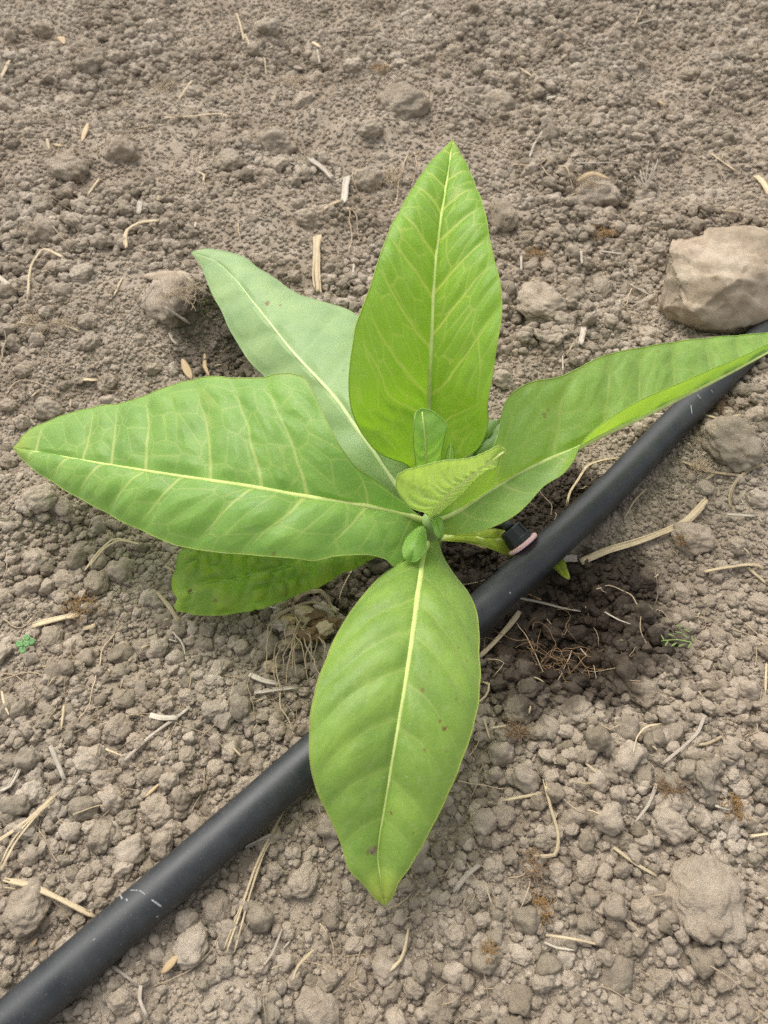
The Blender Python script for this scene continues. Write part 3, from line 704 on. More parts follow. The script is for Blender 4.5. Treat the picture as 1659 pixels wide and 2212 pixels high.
    F = F.tolist(); va = vein.reshape(-1)
    # the leaf's thickened rim
    rimp = np.concatenate([Pd[:, 0], Pd[::-1, -1][1:]]); V2, F2 = tube(rimp[::2], .00030, 5)
    o_ = len(v3); v3 = np.vstack([v3, V2]); F += [tuple(i + o_ for i in f) for f in F2]
    z2 = np.zeros(len(V2)); va = np.concatenate([va, z2 + .45]); spot = np.concatenate([spot, z2]); edge = np.concatenate([edge, z2 + .5 * edgek])
    ob = mesh(name, v3, F, mat, None, True, {'vein': va, 'spot': spot, 'edge': edge}); place(ob, parent)
    if label: tag(ob, label)
    if rib:
        Rr = rib[1] + (rib[0] - rib[1]) * (1 - np.linspace(0, 1, nu)) ** ribp
        mp = Pd[:, nv].copy(); nn = n[:, nv]
        mp = mp - nn * (Rr * ribdown)[:, None]
        k = slice(0, int(nu * .985), 2)
        V, F = tube(mp[k], Rr[k], 10, .8); rb = mesh('midrib', V, F, ribm); rb.parent = ob; rb.matrix_parent_inverse = Matrix.Translation(parent.location).inverted() @ Matrix.Identity(4)
        rb.matrix_parent_inverse = Matrix.Identity(4)
    return ob

base = WG(930, 1165)
plant = empty('tobacco_plant', base); tag(plant, 'young broad-leaved green plant with a rosette of large pointed leaves', 'plant')
V, Fc = tube(spl([WG(934, 1180, -.004), W(932, 1160, .02), W(931, 1138, .045), W(931, 1122, .062)], 24), np.linspace(.0062, .0045, 24), 16)
place(mesh('stem', V, Fc, RIBG), plant)

leaf('leaf', [(880,1078,.042),(855,1045,.046),(830,1010,.050),(800,965,.055),(770,925,.058),(740,880,.060),(700,832,.060),(660,790,.058),(620,745,.054),(585,700,.050),(545,650,.045),(500,595,.038),(460,562,.033),(413,545,.028)],
     [(862,1082,-.004),(800,1040,-.008),(740,1000,-.01),(680,935,-.012),(620,865,-.014),(570,810,-.015),(540,780,-.014),(515,745,-.012),(500,715,-.010),(485,680,-.009),(460,635,-.007),(445,600,-.005),(430,567,-.002)],
     [(885,1062,.0),(880,1010,.002),(870,950,.002),(860,880,.002),(840,800,.0),(810,720,.0),(770,682,0),(750,668,0),(720,662,-.001),(680,650,-.001),(640,632,-.002),(600,605,-.002),(560,580,-.002),(520,553,-.001),(480,541,0),(440,538,0)],
     M_GREY, 'grey-green leaf pointing to the back left', plant, nsec=8, A2=.0016, A3=.0003, ter_k=.18, sec_k=.5, rib=(.0021, .0002), ribp=1.7, ribm=RIBP, bul=(.001, .003), spots=((578,656,5,.8),(605,660,3,.8),(742,800,2,.6)), seed=11, edgek=.4)

leaf('leaf', [(928,1040,.045),(928,960,.060),(928,880,.075),(930,800,.095),(933,720,.110),(936,640,.122),(940,580,.130),(945,530,.136),(953,470,.142),(961,420,.146),(970,360,.149),(978,302,.150)],
     [(905,1040,.0),(880,1004,.003),(850,992,.006),(825,982,.008),(800,962,.010),(780,935,.010),(765,905,.010),(756,880,.010),(751,840,.010),(752,800,.009),(759,750,.008),(770,700,.008),(785,660,.007),(800,620,.006),(812,580,.005),(828,535,.004),(846,490,.003),(871,440,.002),(906,385,.001),(946,335,.0)],
     [(945,1040,.0),(975,995,.003),(1005,987,.006),(1033,967,.008),(1049,937,.010),(1056,900,.010),(1055,870,.010),(1062,830,.009),(1068,790,.008),(1075,740,.008),(1082,700,.007),(1084,655,.006),(1080,610,.005),(1070,570,.004),(1061,530,.003),(1050,480,.002),(1036,430,.001),(1020,388,.0),(1000,343,.0)],
     M_TOP, 'bright yellow-green upright leaf with a net of pale veins', plant, nu=520, nv=150, nsec=9, A2=.0016, A3=.0012, secw=.0012, terw=.00044, ter_k=.48, ribdown=-.15, rib=(.0024, .0005), bul=(.003, .003), spots=((995,612,2.2,.8),(1047,1018,3,.7)), seed=12, k1=.60, k2=.42)

leaf('leaf', [(925,1128,.050),(860,1107,.062),(800,1095,.070),(720,1083,.078),(620,1067,.083),(540,1052,.085),(460,1040,.083),(380,1028,.078),(280,1012,.070),(180,995,.060),(100,980,.050),(28,968,.042)],
     [(908,1117,.002),(880,1095,.006),(848,1067,.010),(808,1035,.013),(770,1010,.015),(740,972,.017),(715,928,.018),(690,878,.018),(672,838,.018),(655,817,.018),(630,811,.018),(600,811,.018),(540,815,.017),(470,818,.015),(400,826,.012),(340,845,.009),(280,870,.006),(200,882,.004),(120,905,.002),(60,935,.0)],
     [(915,1136,-.006),(898,1160,-.010),(880,1195,-.012),(862,1216,-.013),(848,1223,-.013),(830,1208,-.010),(800,1199,-.009),(770,1198,-.009),(720,1203,-.010),(680,1212,-.011),(640,1207,-.010),(560,1200,-.010),(470,1193,-.010),(385,1180,-.009),(330,1157,-.008),(270,1130,-.007),(200,1090,-.006),(130,1050,-.004),(70,1010,-.002)],
     M_LEFT, 'long green leaf reaching to the left edge', plant, nu=560, nv=150, nsec=9, A2=.0021, A3=.0014, secw=.0010, terw=.00044, ter_k=.40, ribdown=-.05, rib=(.0020, .0004), bul=(.002, .006), spots=((592,1196,5,.5),), seed=13, k1=.38, k2=.35)

leaf('leaf', [(950,1085,.040),(1000,1020,.050),(1045,960,.058),(1085,905,.060)],
     [(945,1070,0),(985,1015,0),(1025,978,0),(1038,940,0),(1052,917,0),(1072,908,0)], [(965,1090,0),(1040,1030,0),(1090,965,0),(1100,925,0)],
     M_GREY, 'pale leaf half hidden behind the right leaf', plant, nu=70, nv=24, nsec=5, rib=(.0012, .0003), ribm=RIBP, seed=21, ter_k=.2, sec_k=.4)

leaf('leaf', [(945,1122,.050),(972,1111,.054),(1060,1058,.062),(1138,1012,.068),(1187,990,.070),(1249,964,.072),(1296,939,.073),(1386,898,.073),(1469,857,.071),(1556,814,.068),(1659,760,.062),(1760,706,.054)],
     [(945,1100,.004),(985,1060,.010),(1030,1010,.015),(1065,960,.018),(1076,925,.019),(1080,898,.020),(1094,863,.020),(1130,833,.020),(1155,824,.020),(1200,817,.019),(1245,798,.018),(1280,780,.017),(1320,765,.016),(1380,753,.014),(1455,740,.011),(1530,731,.008),(1659,719,.004)],
     [(947,1153,-.008),(994,1153,-.010),(1050,1143,-.010),(1080,1131,-.010),(1120,1107,-.009),(1140,1088,-.008),(1175,1050,-.006),(1218,1022,-.003),(1240,992,.002),(1252,963,.007),(1272,938,.0110),(1305,912,.0145),(1362,876,.0155),(1418,848,.0155),(1477,823,.0145),(1532,799,.0125),(1602,770,.010),(1659,744,.007)],
     M_RIGHT, 'green leaf reaching to the right edge over the pipe, its front half folded up', plant, nu=420, nv=120, nsec=10, A2=.0023, A3=.0016, wave=.0004, secw=.0011, terw=.0005, ter_k=.42, sec_k=.95, rib=(.0028, .0006), ribp=1.3, ribm=RIB, bul=(-.001, -.001), spots=((1176,897,6,.55),(1184,886,4,.5),(1168,905,3,.5),(1422,759,3,.5)), seed=14, k1=.5, k2=.4, ribdown=.7, ampR=.12)

leaf('leaf', [(898,1152,.040),(800,1182,.035),(720,1201,.030),(640,1218,.027),(590,1230,.025),(520,1249,.023),(450,1266,.021),(405,1284,.018),(384,1292,.016)],
     [(900,1145,.002),(800,1140,.003),(720,1142,.003),(640,1148,.003),(560,1152,.003),(480,1158,.002),(420,1172,.001),(392,1195,-.001),(377,1240,-.003),(375,1275,-.004)],
     [(890,1160,-.003),(840,1183,-.004),(800,1204,-.005),(770,1221,-.006),(720,1246,-.007),(660,1276,-.008),(600,1301,-.008),(530,1320,-.008),(470,1328,-.008),(410,1323,-.007),(379,1310,-.004)],
     M_OLD, 'older dark bumpy leaf under the left leaf, near the soil', plant, nu=260, nv=80, nsec=8, A2=.0012, A3=.0010, secw=.0010, ter_k=.12, sec_k=.5, rib=(.0017, .0004), ribm=RIBP, bul=(.004, .005), seed=15, bump=.0024, bumpwl=.0065, spots=((412,1276,7,.75),(465,1297,5,.5),(618,1285,3,.6)), edgek=.8)

leaf('leaf', [(952,1160,.030),(1020,1162,.024),(1090,1168,.012),(1140,1182,-.0035),(1180,1200,-.005),(1212,1232,-.002),(1231,1252,.001)],
     [(955,1154,0),(1020,1152,0),(1060,1147,0),(1095,1148,0),(1140,1160,0),(1190,1182,0),(1216,1208,.0),(1226,1236,.0)],
     [(955,1168,0),(1020,1172,0),(1060,1185,0),(1100,1202,0),(1140,1208,0),(1176,1216,0),(1200,1230,0),(1220,1247,0)],
     M_YEL, 'small yellowing leaf passing under the pipe', plant, nu=120, nv=30, nsec=6, rib=(.0022, .0005), ribm=RIB, seed=16, ter_k=.2, bul=(.001, .001), spots=((1085,1150,5,.6),(1207,1232,2,.7)))

leaf('leaf', [(922,1172,.048),(912,1220,.056),(902,1290,.064),(893,1360,.068),(883,1430,.069),(872,1500,.067),(860,1570,.063),(848,1640,.057),(838,1700,.050),(828,1760,.043),(818,1820,.036),(816,1850,.033),(822,1900,.028),(832,1957,.022)],
     [(908,1178,-.002),(890,1205,-.003),(870,1216,-.003),(835,1240,-.004),(800,1275,-.004),(770,1310,-.004),(745,1350,-.004),(715,1400,-.004),(692,1455,-.004),(678,1510,-.004),(671,1570,-.004),(671,1630,-.004),(680,1690,-.004),(700,1740,-.003),(725,1790,-.002),(740,1830,-.001),(755,1875,0),(785,1907,0),(812,1940,0)],
     [(945,1165,-.002),(957,1200,-.005),(985,1248,-.007),(1010,1280,-.008),(1028,1320,-.010),(1036,1365,-.011),(1037,1420,-.012),(1032,1480,-.012),(1025,1540,-.012),(1010,1600,-.011),(985,1670,-.009),(955,1740,-.007),(920,1810,-.004),(885,1870,-.002),(858,1908,0),(847,1935,0)],
     M_LOW, 'green leaf in front, hanging over the pipe, with brown spots and a yellow tip', plant, nu=340, nv=100, nsec=9, A2=.0012, A3=.0004, secw=.0009, ter_k=.16, sec_k=.5, ribdown=.1, rib=(.0020, .0003), bul=(.005, .005), k1=.55, k2=.5,
     spots=((960,1574,6,.95),(950,1558,4,.7),(912,1492,5,.6),(918,1620,5,.55),(964,1622,4,.35),(1008,1428,4,.55),(990,1400,4,.4),(845,1756,4,.9),(805,1838,13,.75),(893,1800,2,.8),(760,1650,2,.6),(930,1450,2.5,.6),(985,1510,2.5,.6)), hole=(805,1838,6,9), seed=17)

# young leaves at the heart
leaf('young_leaf', [(930,1100,.050),(924,1030,.075),(920,985,.090),(919,955,.098),(915,915,.106),(911,882,.110)],
     [(922,1095,.002),(905,1040,.006),(897,1004,.007),(893,969,.007),(892,934,.006),(894,907,.004),(900,888,.001)], [(940,1095,.002),(950,1030,.004),(951,995,.005),(955,963,.006),(961,940,.006),(965,925,.006),(963,914,.005),(949,900,.003),(932,887,.001)],
     M_BUDG, 'small upright leaf in the middle', plant, nu=110, nv=36, nsec=7, A2=.0008, A3=.0003, secw=.0007, terw=.0004, rib=(.0012, .0003), seed=31, bul=(-.004, -.003), edgek=.3, ter_k=.25)
leaf('young_leaf', [(950,1070,.060),(962,1030,.070),(970,1000,.080),(974,957,.090)], [(945,1060,0),(956,1020,0),(962,985,0),(968,965,0)], [(958,1068,0),(976,1020,0),(981,990,0),(979,965,0)],
     M_BUDG, 'tiny pointed leaf behind the folded young leaf', plant, nu=50, nv=16, nsec=5, A2=.0004, rib=(.0007, .0002), seed=32, bul=(-.002, -.002), edgek=.3)
leaf('young_leaf', [(931,1120,.060),(943,1098,.072),(967,1068,.085),(1005,1039,.095),(1037,1013,.101),(1067,992,.105),(1093,973,.107)],
     [(924,1112,.004),(902,1099,.010),(885,1095,.013),(870,1080,.016),(858,1060,.018),(856,1036,.020),(860,1025,.020),(873,1016,.020),(897,1009,.020),(920,1003,.019),(946,996,.017),(990,991,.013),(1020,987,.010),(1043,978,.007),(1067,967,.004),(1079,963,.002)],
     [(940,1122,-.001),(967,1097,-.002),(1000,1065,-.003),(1022,1040,-.003),(1038,1025,-.003),(1055,1014,-.003),(1073,1008,-.003),(1080,992,-.001)],
     M_BUD, 'pale downy young leaf folded upwards, showing its ribbed underside', plant, nu=220, nv=70, nsec=15, A2=.0010, A3=.0003, secw=.0009, terw=.0004, ter_k=.25, sec_k=.8, rib=(.0019, .0005), ribm=RIBW, seed=33, bul=(-.004, -.001), k1=.35, k2=.1, edgek=.25, ribdown=.1)
leaf('young_leaf', [(914,1136,.060),(903,1160,.066),(895,1185,.066),(887,1214,.060)], [(905,1138,0),(890,1150,-.002),(876,1168,-.003),(870,1189,-.003),(874,1206,-.001)], [(918,1142,0),(921,1160,-.002),(920,1177,-.003),(914,1197,-.003),(902,1211,-.001)],
     M_BUDG, 'small oval leaf above the lower leaf base', plant, nu=90, nv=30, nsec=5, A2=.0, A3=.0, wave=.0001, rib=(.0004, .0001), ribm=RIBG, ribdown=.9, seed=34, bul=(.0006, .0006), edgek=.3, ter_k=.0, sec_k=.12)
leaf('young_leaf', [(936,1118,.064),(944,1132,.070),(949,1148,.069),(951,1164,.060)], [(932,1124,0),(936,1138,.002),(940,1153,.002)], [(944,1116,0),(956,1128,.002),(958,1150,.0)], M_BUDG, 'tiny curled leaf bud on the stem', plant, nu=40, nv=14, nsec=4, A2=.0004, rib=(.0008, .0002), A3=.0, wave=.0002, ribm=RIBG, seed=36, ter_k=.0, sec_k=.15, bul=(.0004, .0004), edgek=.3)

exec_small = True
# ------------------------------------------------------------------ straw, roots and scraps
def lay(pts, lift, wig=0.0, seed=0, n=None, stiff=False):
    """a line of places on the ground, resting on the crumbs"""
    r_ = np.random.default_rng(seed)
    P = np.array([W(x, y) for x, y in pts]); ln = np.linalg.norm(np.diff(P, axis=0), axis=1).sum()
    n = n or int(max(6, min(60, ln / .003)))
    P = np.array([WG(x, y, .003 + lift) for x, y in pts]); Q = spl(P, n)
    if stiff and len(P) > 2:                                 # stalks kink rather than bend
        a_ = np.concatenate([[0], np.cumsum(np.linalg.norm(np.diff(P, axis=0), axis=1))]); t_ = np.linspace(0, a_[-1], n)
        Q = .55 * Q + .45 * np.stack([np.interp(t_, a_, P[:, k]) for k in range(3)], 1)
    gz = H(Q[:, 0], Q[:, 1]); e = np.pad(gz, 4, mode='edge')
    if stiff: gz = np.max([e[k:k + n] for k in range(1, 8)], axis=0)
    e = np.pad(gz, 3, mode='edge'); gz = np.mean([e[k:k + n] for k in range(0, 7)], axis=0)
    if stiff:
        tt = np.linspace(-1, 1, n); gz = np.polyval(np.polyfit(tt, gz, 1 if ln < .02 else 2), tt) + .0002
    Q[:, 2] = gz + lift
    if wig:
        t = np.linspace(0, ln, n); a, b_ = r_.uniform(0, 6, 2)
        Q[:, 0] += wig * vn(t, t * 0 + a * 3, .009, seed); Q[:, 1] += wig * vn(t, t * 0 + b_ * 3, .009, seed + 1); Q[:, 2] += wig * .8 * np.abs(vn(t, t * 0, .012, seed + 2))
    return Q
MATS = {'s': STRAW, 'g': STRAWGREY, 'w': STRAWWHITE, 'h': HUSK, 'r': ROOT, 'd': ROOTDARK, 'a': AMBER, 'b': BROWNF}
NAME = {'s': ('straw', 'straw'), 'g': ('straw', 'straw'), 'w': ('straw', 'straw'), 'h': ('leaf_scrap', 'leaf scrap'), 'r': ('root', 'root'), 'd': ('twig', 'twig')}
def straw(zone, pts, wpx, kind, label, lift=None, seed=[0]):
    seed[0] += 1; sd_ = seed[0]
    pp = zp(zone, pts) if zone else pts
    hwid = .25 * wpx * Wd(*pp[len(pp) // 2]) * (1.05 if kind in 'sgwh' else .95)
    flat = .30 if kind in 'sgw' else (.22 if kind == 'h' else 1.0)
    lift = (hwid * flat * .9 if kind in 'sgwh' else hwid + .0002) if lift is None else lift
    Q = lay(pp, lift, 0.0 if kind in 'sgwh' else .0014, sd_, stiff=kind in 'sgwh')
    n = len(Q); t = np.linspace(0, 1, n); r_ = np.random.default_rng(sd_); around = None
    if kind == 'h': R = hwid * np.clip(np.sin(t * math.pi * .94 + .08), .12, 1) ** .7
    elif kind in 'rd': R = hwid * (1 - .6 * t) * (1 + .15 * vn(t * 9, t * 0, 1, sd_))
    else: R = hwid * (1 - r_.uniform(.1, .5) * t) * (1 + .16 * vn(t * 7, t * 0, 1, sd_)); R[0] *= .75; R[-1] *= .6
    if kind in 'sgw' and hwid > .0008:
        T_ = np.gradient(Q, axis=0); B_ = np.cross(T_, (0, 0, 1)); B_ /= np.linalg.norm(B_, axis=1)[:, None] + 1e-9; VV = []; F = []; aa = []; o0 = 0
        for k_, (of, rk) in enumerate(((r_.uniform(-.15, .15), .92), (r_.uniform(.3, .7), .36), (r_.uniform(-.8, -.4), .3))):
            i0 = int(r_.integers(0, max(1, n // 7))); i1 = n - int(r_.integers(0, max(1, n // 7)))
            Qs = Q[i0:i1] + B_[i0:i1] * (of * hwid * (1 + .25 * vn(t[i0:i1] * 4, t[i0:i1] * 0 + k_, 1, sd_)))[:, None] + np.array([0, 0, 1]) * (hwid * .12 * vn(t[i0:i1] * 5, t[i0:i1] * 0 + k_ * 3, 1, sd_ + 2))[:, None]
            V_, F_ = tube(Qs, R[i0:i1] * rk, 7, .28 if k_ == 0 else .7, True, (r_.uniform(-.5, .5), r_.uniform(-.5, .5), 1)); VV.append(V_); F += [tuple(q_ + o0 for q_ in f_) for f_ in F_]; o0 += len(V_)
            aa.append(np.full(len(V_), sd_ + k_ * .83) + np.tile(np.arange(7) / 40, len(V_) // 7))
        V = np.concatenate(VV); around = np.concatenate(aa)
    elif kind in 'sgw' and hwid > .0006:
        na = 14; prof = 1 + .10 * np.cos(np.arange(na) * 2 * math.pi / na * 5 + sd_) + .05 * r_.normal(size=na)
        V, F = tube(Q, R, na, flat, True, (r_.uniform(-.4, .4), r_.uniform(-.4, .4), 1), prof)
        V = V.reshape(n, na, 3)                              # broken, splintered ends
        V[0] += (Q[0] - Q[1]) / np.linalg.norm(Q[0] - Q[1]) * (r_.uniform(-.4, 1.6, na) * hwid)[:, None]; V[-1] += (Q[-1] - Q[-2]) / np.linalg.norm(Q[-1] - Q[-2]) * (r_.uniform(-.4, 1.6, na) * hwid)[:, None]
        V = V.reshape(-1, 3)
    else: V, F = tube(Q, R, 8 if kind in 'rd' else 10, flat)
    nn_ = len(V) // n; c = Q[0].copy(); o = mesh(NAME[kind][0], V - c, F, MATS[kind], None, True, {'around': around if around is not None else np.tile(np.arange(nn_) / nn_, n) + sd_}); o.location = c
    if label is None:
        ln_ = math.hypot(pp[0][0] - pp[-1][0], pp[0][1] - pp[-1][1]); mx = sum(p[0] for p in pp) / len(pp); my = sum(p[1] for p in pp) / len(pp)
        TODO.append((o, {'s': 'straw bit', 'g': 'grey straw bit', 'w': 'pale straw bit', 'h': 'husk bit', 'r': 'thin rootlet', 'd': 'dark twig', 'a': 'orange rootlet'}[kind], mx, my))
        if kind in 'rd': label, grp = 'thin pale rootlet lying on the soil', 'loose rootlets on the soil'
        else: label, grp = 'short bit of dry straw lying on the soil', 'short bits of straw'
    else: grp = 'loose roots' if kind in 'rd' else 'dry straw litter'
    tag(o, label, NAME[kind][1], grp); return o
ST = [
 (1,[(210,130),(250,160),(285,210)],30,'h','tan curled leaf scrap in the back left corner'),
 (1,[(40,262),(5,340)],14,'s','short yellow straw at the left edge of the back'),
 (1,[(1020,50),(1055,180)],9,'s','thin upright-lying straw near the top edge'),(1,[(1055,140),(1072,180),(1078,210)],10,'s',None),
 (1,[(1350,178),(1385,200)],18,'s','stubby pale straw tip right of the thin straw near the top edge'),(1,[(1370,210),(1382,300)],10,'w','pale thin straw just below the stubby straw tip'),
 (1,[(830,340),(770,425)],10,'s','slanting straw in the middle of the back left soil'),
 (1,[(700,525),(790,500),(950,498),(1010,488)],10,'s','long bent straw lying flat across the back left soil'),(1,[(575,555),(660,545)],7,'s',None),
 (1,[(385,545),(350,600)],22,'h','plump tan husk left of the long bent straw'),(1,[(200,595),(210,640)],12,'s',None),(1,[(230,620),(270,625)],20,'h','small tan husk beside the wide lumpy clod'),
 (1,[(860,735),(880,750),(878,790)],10,'s',None),(1,[(430,780),(385,855)],10,'s',None),(1,[(690,850),(680,872)],16,'s',None),
 (1,[(608,885),(602,945)],24,'w','short wide pale straw stub in the left middle'),
 (1,[(695,980),(620,1005),(565,1035),(550,1100)],20,'s','kinked straw below the short wide stub'),
 (1,[(1210,700),(1290,720)],10,'g',None),(1,[(1340,700),(1400,740),(1435,780)],24,'g','chunky dry stem piece pointing at the bleached stub'),
 (1,[(1500,755),(1493,810),(1485,870)],40,'w','thick bleached stem stub with roots, left of the tall leaf'),
 (1,[(1470,865),(1420,890),(1400,920)],15,'s',None),(1,[(1145,270),(1150,320)],7,'s',None),(1,[(1430,135),(1540,142),(1659,155)],8,'d','dark straight twig near the top edge'),(1,[(845,960),(843,985)],9,'w',None),
 (1,[(1490,890),(1520,900),(1545,970),(1555,1040)],7,'r','curved root hanging right of the bleached stem stub'),(1,[(1500,890),(1515,960),(1500,1080)],7,'r','root running down from the bleached stem stub'),(1,[(1495,885),(1560,905),(1659,890)],7,'r','root running right from the bleached stem stub to the tall leaf'),(1,[(1520,740),(1530,800),(1560,850)],6,'r',None),
 (1,[(1150,580),(1260,590),(1310,660),(1340,660)],6,'r',None),(1,[(205,830),(300,920),(345,1030)],5,'d','thin dark twig in the left middle'),(1,[(240,1000),(300,1060),(350,1090)],5,'r',None),
 (1,[(1030,960),(1035,1010),(1050,1060)],6,'r',None),
 (2,[(575,255),(605,240)],9,'s',None),(2,[(585,285),(640,330)],9,'s',None),(2,[(705,400),(740,435)],18,'w','short white straw beside small clods at the back right'),(2,[(785,245),(730,275),(700,310)],5,'r',None),
 (2,[(1115,40),(1085,100)],6,'s',None),(2,[(1090,135),(1180,95)],7,'w',None),(2,[(1175,455),(1215,470)],22,'h','small tan flake lying alone at the back right'),(2,[(690,560),(650,620),(625,700)],9,'w','whitish thin straw right of the tall leaf tip'),
 (2,[(830,710),(900,722),(1020,715)],10,'g','grey straw lying along the top of the slab with the cavity'),(2,[(825,815),(880,850),(950,900)],28,'h','yellow leaf blade below the slab with the cavity'),
 (2,[(1410,655),(1525,730)],12,'s','straight straw left of the right edge at the back'),(2,[(1610,750),(1640,790),(1670,835)],30,'s','thick straw cut by the right edge above the stone'),
 (2,[(1455,915),(1535,945)],8,'s',None),(2,[(935,1098),(1030,1100)],10,'w',None),(2,[(1060,640),(1170,655)],8,'g',None),(2,[(1430,370),(1405,410)],7,'s',None),
 (2,[(105,660),(60,800),(45,880)],10,'r','brown root left of the tall leaf edge'),(2,[(150,640),(80,740),(65,830)],6,'r',None),(2,[(0,885),(60,870),(110,855)],7,'r',None),(2,[(130,650),(140,720),(120,800)],5,'r',None),(2,[(170,640),(110,700)],5,'r',None),
 (2,[(660,690),(700,740),(760,790)],10,'r',None),(2,[(560,700),(640,720),(700,700)],7,'r',None),(2,[(760,720),(800,760),(820,800)],8,'r',None),
 (3,[(1372,-84),(1366,60),(1375,172)],36,'s','thick upright-lying straw between the grey-green and the tall leaf'),
 (3,[(290,12),(200,8),(150,60),(125,210)],11,'s','bent grass blade at the left edge'),(3,[(0,110),(50,150)],24,'w','frayed pale straw end at the left edge'),(3,[(525,88),(490,165)],10,'s',None),
 (3,[(515,260),(560,275),(640,270),(700,225)],10,'g','curved grey root stem on the pale-topped lump'),(3,[(730,325),(740,355),(765,385)],10,'w',None),
 (3,[(790,455),(810,500),(830,540)],36,'h','tan leaf scrap standing just above the left leaf'),(3,[(885,425),(885,480),(905,520)],18,'h','narrow pale leaf scrap beside the tan one above the left leaf'),
 (3,[(265,290),(345,325)],9,'s',None),(3,[(165,565),(130,605)],14,'s',None),(3,[(300,605),(300,645)],9,'s',None),(3,[(355,525),(420,530)],20,'s','short flat straw above the left leaf tip'),(3,[(735,300),(830,330)],20,'g','grey straw bits at the foot of the pale-topped lump'),(3,[(1530,50),(1525,105)],10,'w',None),
 (3,[(0,440),(30,360),(45,300)],7,'r',None),(3,[(20,590),(80,530),(160,540),(260,590)],7,'r','fine root arching above the left leaf tip'),(3,[(150,990),(230,1020),(310,1070)],7,'r',None),(3,[(80,300),(160,300),(240,290)],7,'r',None),
 (4,[(1065,60),(1072,88)],18,'w',None),(4,[(1060,130),(1110,160),(1170,185)],12,'g','grey stalk with splayed roots left of the stone'),(4,[(1070,140),(1045,210),(990,245)],7,'r',None),(4,[(1075,135),(1090,90)],6,'r',None),(4,[(1075,140),(1060,190),(1055,230)],6,'r',None),
 (4,[(845,0),(848,60)],15,'g','grey straw stub above the round clod, right of the tall leaf'),(4,[(590,20),(592,75)],11,'w',None),(4,[(520,15),(550,30)],11,'w',None),(4,[(862,310),(850,380)],26,'w','pale papery husk above the right leaf'),(4,[(820,375),(790,430)],9,'s',None),(4,[(772,430),(772,500)],7,'g',None),
 (4,[(1020,865),(930,880),(880,905),(840,960),(800,1030),(785,1090)],11,'s','long curved straw blade between the right leaf and the pipe'),
 (4,[(1160,680),(1215,685)],9,'w',None),(4,[(1380,700),(1450,712),(1530,705)],12,'s','straw poking out from under the pipe toward the big rough clod'),
 (4,[(1290,885),(1400,930),(1550,945)],12,'s','long forked straw below the big rough clod'),(4,[(1440,930),(1390,965)],12,'s',None),(4,[(1659,895),(1580,920),(1510,990),(1490,1050),(1510,1105)],13,'s','hooked pale straw near the right edge'),
 (4,[(1130,1010),(1080,1060),(1040,1130)],9,'s',None),(4,[(900,830),(940,790),(980,770)],6,'r',None),
 (6,[(1392,-45),(1300,48),(1180,98),(1080,130),(960,170),(830,215)],32,'s','long thick split straw lying right of the pipe'),(6,[(835,195),(790,200),(740,208)],40,'g','flat grey straw end tucked under the pipe'),
 (6,[(1480,15),(1605,12)],18,'w','short straight pale straw at the right edge'),(6,[(1380,265),(1480,245),(1620,232),(1640,245)],18,'s','straw with a curled tip at the right edge'),(6,[(1575,240),(1659,305)],16,'s','short straw crossing the curled one at the right edge'),
 (6,[(585,440),(540,500),(480,570),(410,630)],28,'s','split straw standing out from under the lower leaf, by the wet soil'),(6,[(580,378),(680,400),(760,425),(850,430)],12,'g','grey straw crossing the wet soil below the pipe'),(6,[(945,450),(1000,480),(1060,498)],8,'w','thin white straw on the wet soil beside the small pale clod'),
 (6,[(1650,660),(1645,790)],11,'s',None),(6,[(425,740),(450,745),(445,790),(390,835)],11,'s',None),(6,[(430,905),(455,985)],10,'s',None),(6,[(455,950),(540,935)],9,'s',None),(6,[(1190,925),(1120,945),(1080,990),(1060,1070)],9,'s',None),
 (6,[(1385,880),(1350,960),(1290,1020),(1200,1090)],16,'g','weathered grey straw in the right foreground'),(6,[(1455,970),(1400,1000),(1330,1015)],13,'s',None),
 (6,[(575,480),(620,560),(660,640),(720,720),(800,730)],6,'r','long rootlet winding over the wet soil'),(6,[(800,600),(790,660),(740,740)],6,'r',None),(6,[(900,360),(980,330),(1060,350),(1100,420),(1110,520),(1150,590)],7,'r','rootlet looping around the small pale clod'),(6,[(860,410),(900,480),(930,570)],6,'r',None),(6,[(620,350),(670,385)],9,'a',None),(6,[(840,600),(880,650),(915,730)],6,'r',None),(6,[(440,650),(520,650),(470,720)],6,'r',None),(6,[(700,480),(760,560),(800,500)],5,'r',None),(6,[(560,440),(600,480),(640,470)],5,'r',None),(6,[(900,870),(960,930),(1060,930)],6,'r',None),(6,[(1140,470),(1180,440),(1240,480)],5,'r',None),(6,[(1560,470),(1620,540),(1659,580)],6,'r',None),(6,[(350,1060),(410,1000),(400,930)],7,'r',None),
 (7,[(0,350),(100,265),(180,200),(250,120)],17,'s','pale straw at the left edge, above a thin bundle'),(7,[(20,440),(80,330),(150,240),(270,100)],11,'s','thin straw bundle at the left edge'),(7,[(15,430),(60,340),(130,250),(240,150)],7,'s',None),
 (7,[(0,105),(50,90),(90,10)],26,'w','curled pale husk at the left edge'),(5,[(225,1020),(245,1065),(282,1160)],28,'w','short pale straw stub in the left foreground'),
 (7,[(30,490),(150,520),(260,570),(412,645)],28,'s','flat straw pointing at the pipe near the lower left'),
 (7,[(1222,190),(1160,310),(1100,450),(1050,600),(985,800)],13,'s','long straw of the bundle below the pipe, middle stalk'),(7,[(1205,250),(1130,390),(1060,560),(975,790)],9,'s','long straw of the bundle below the pipe, left stalk'),(7,[(1200,240),(1140,370),(1085,540),(1015,800)],10,'s','long straw of the bundle below the pipe, right stalk'),
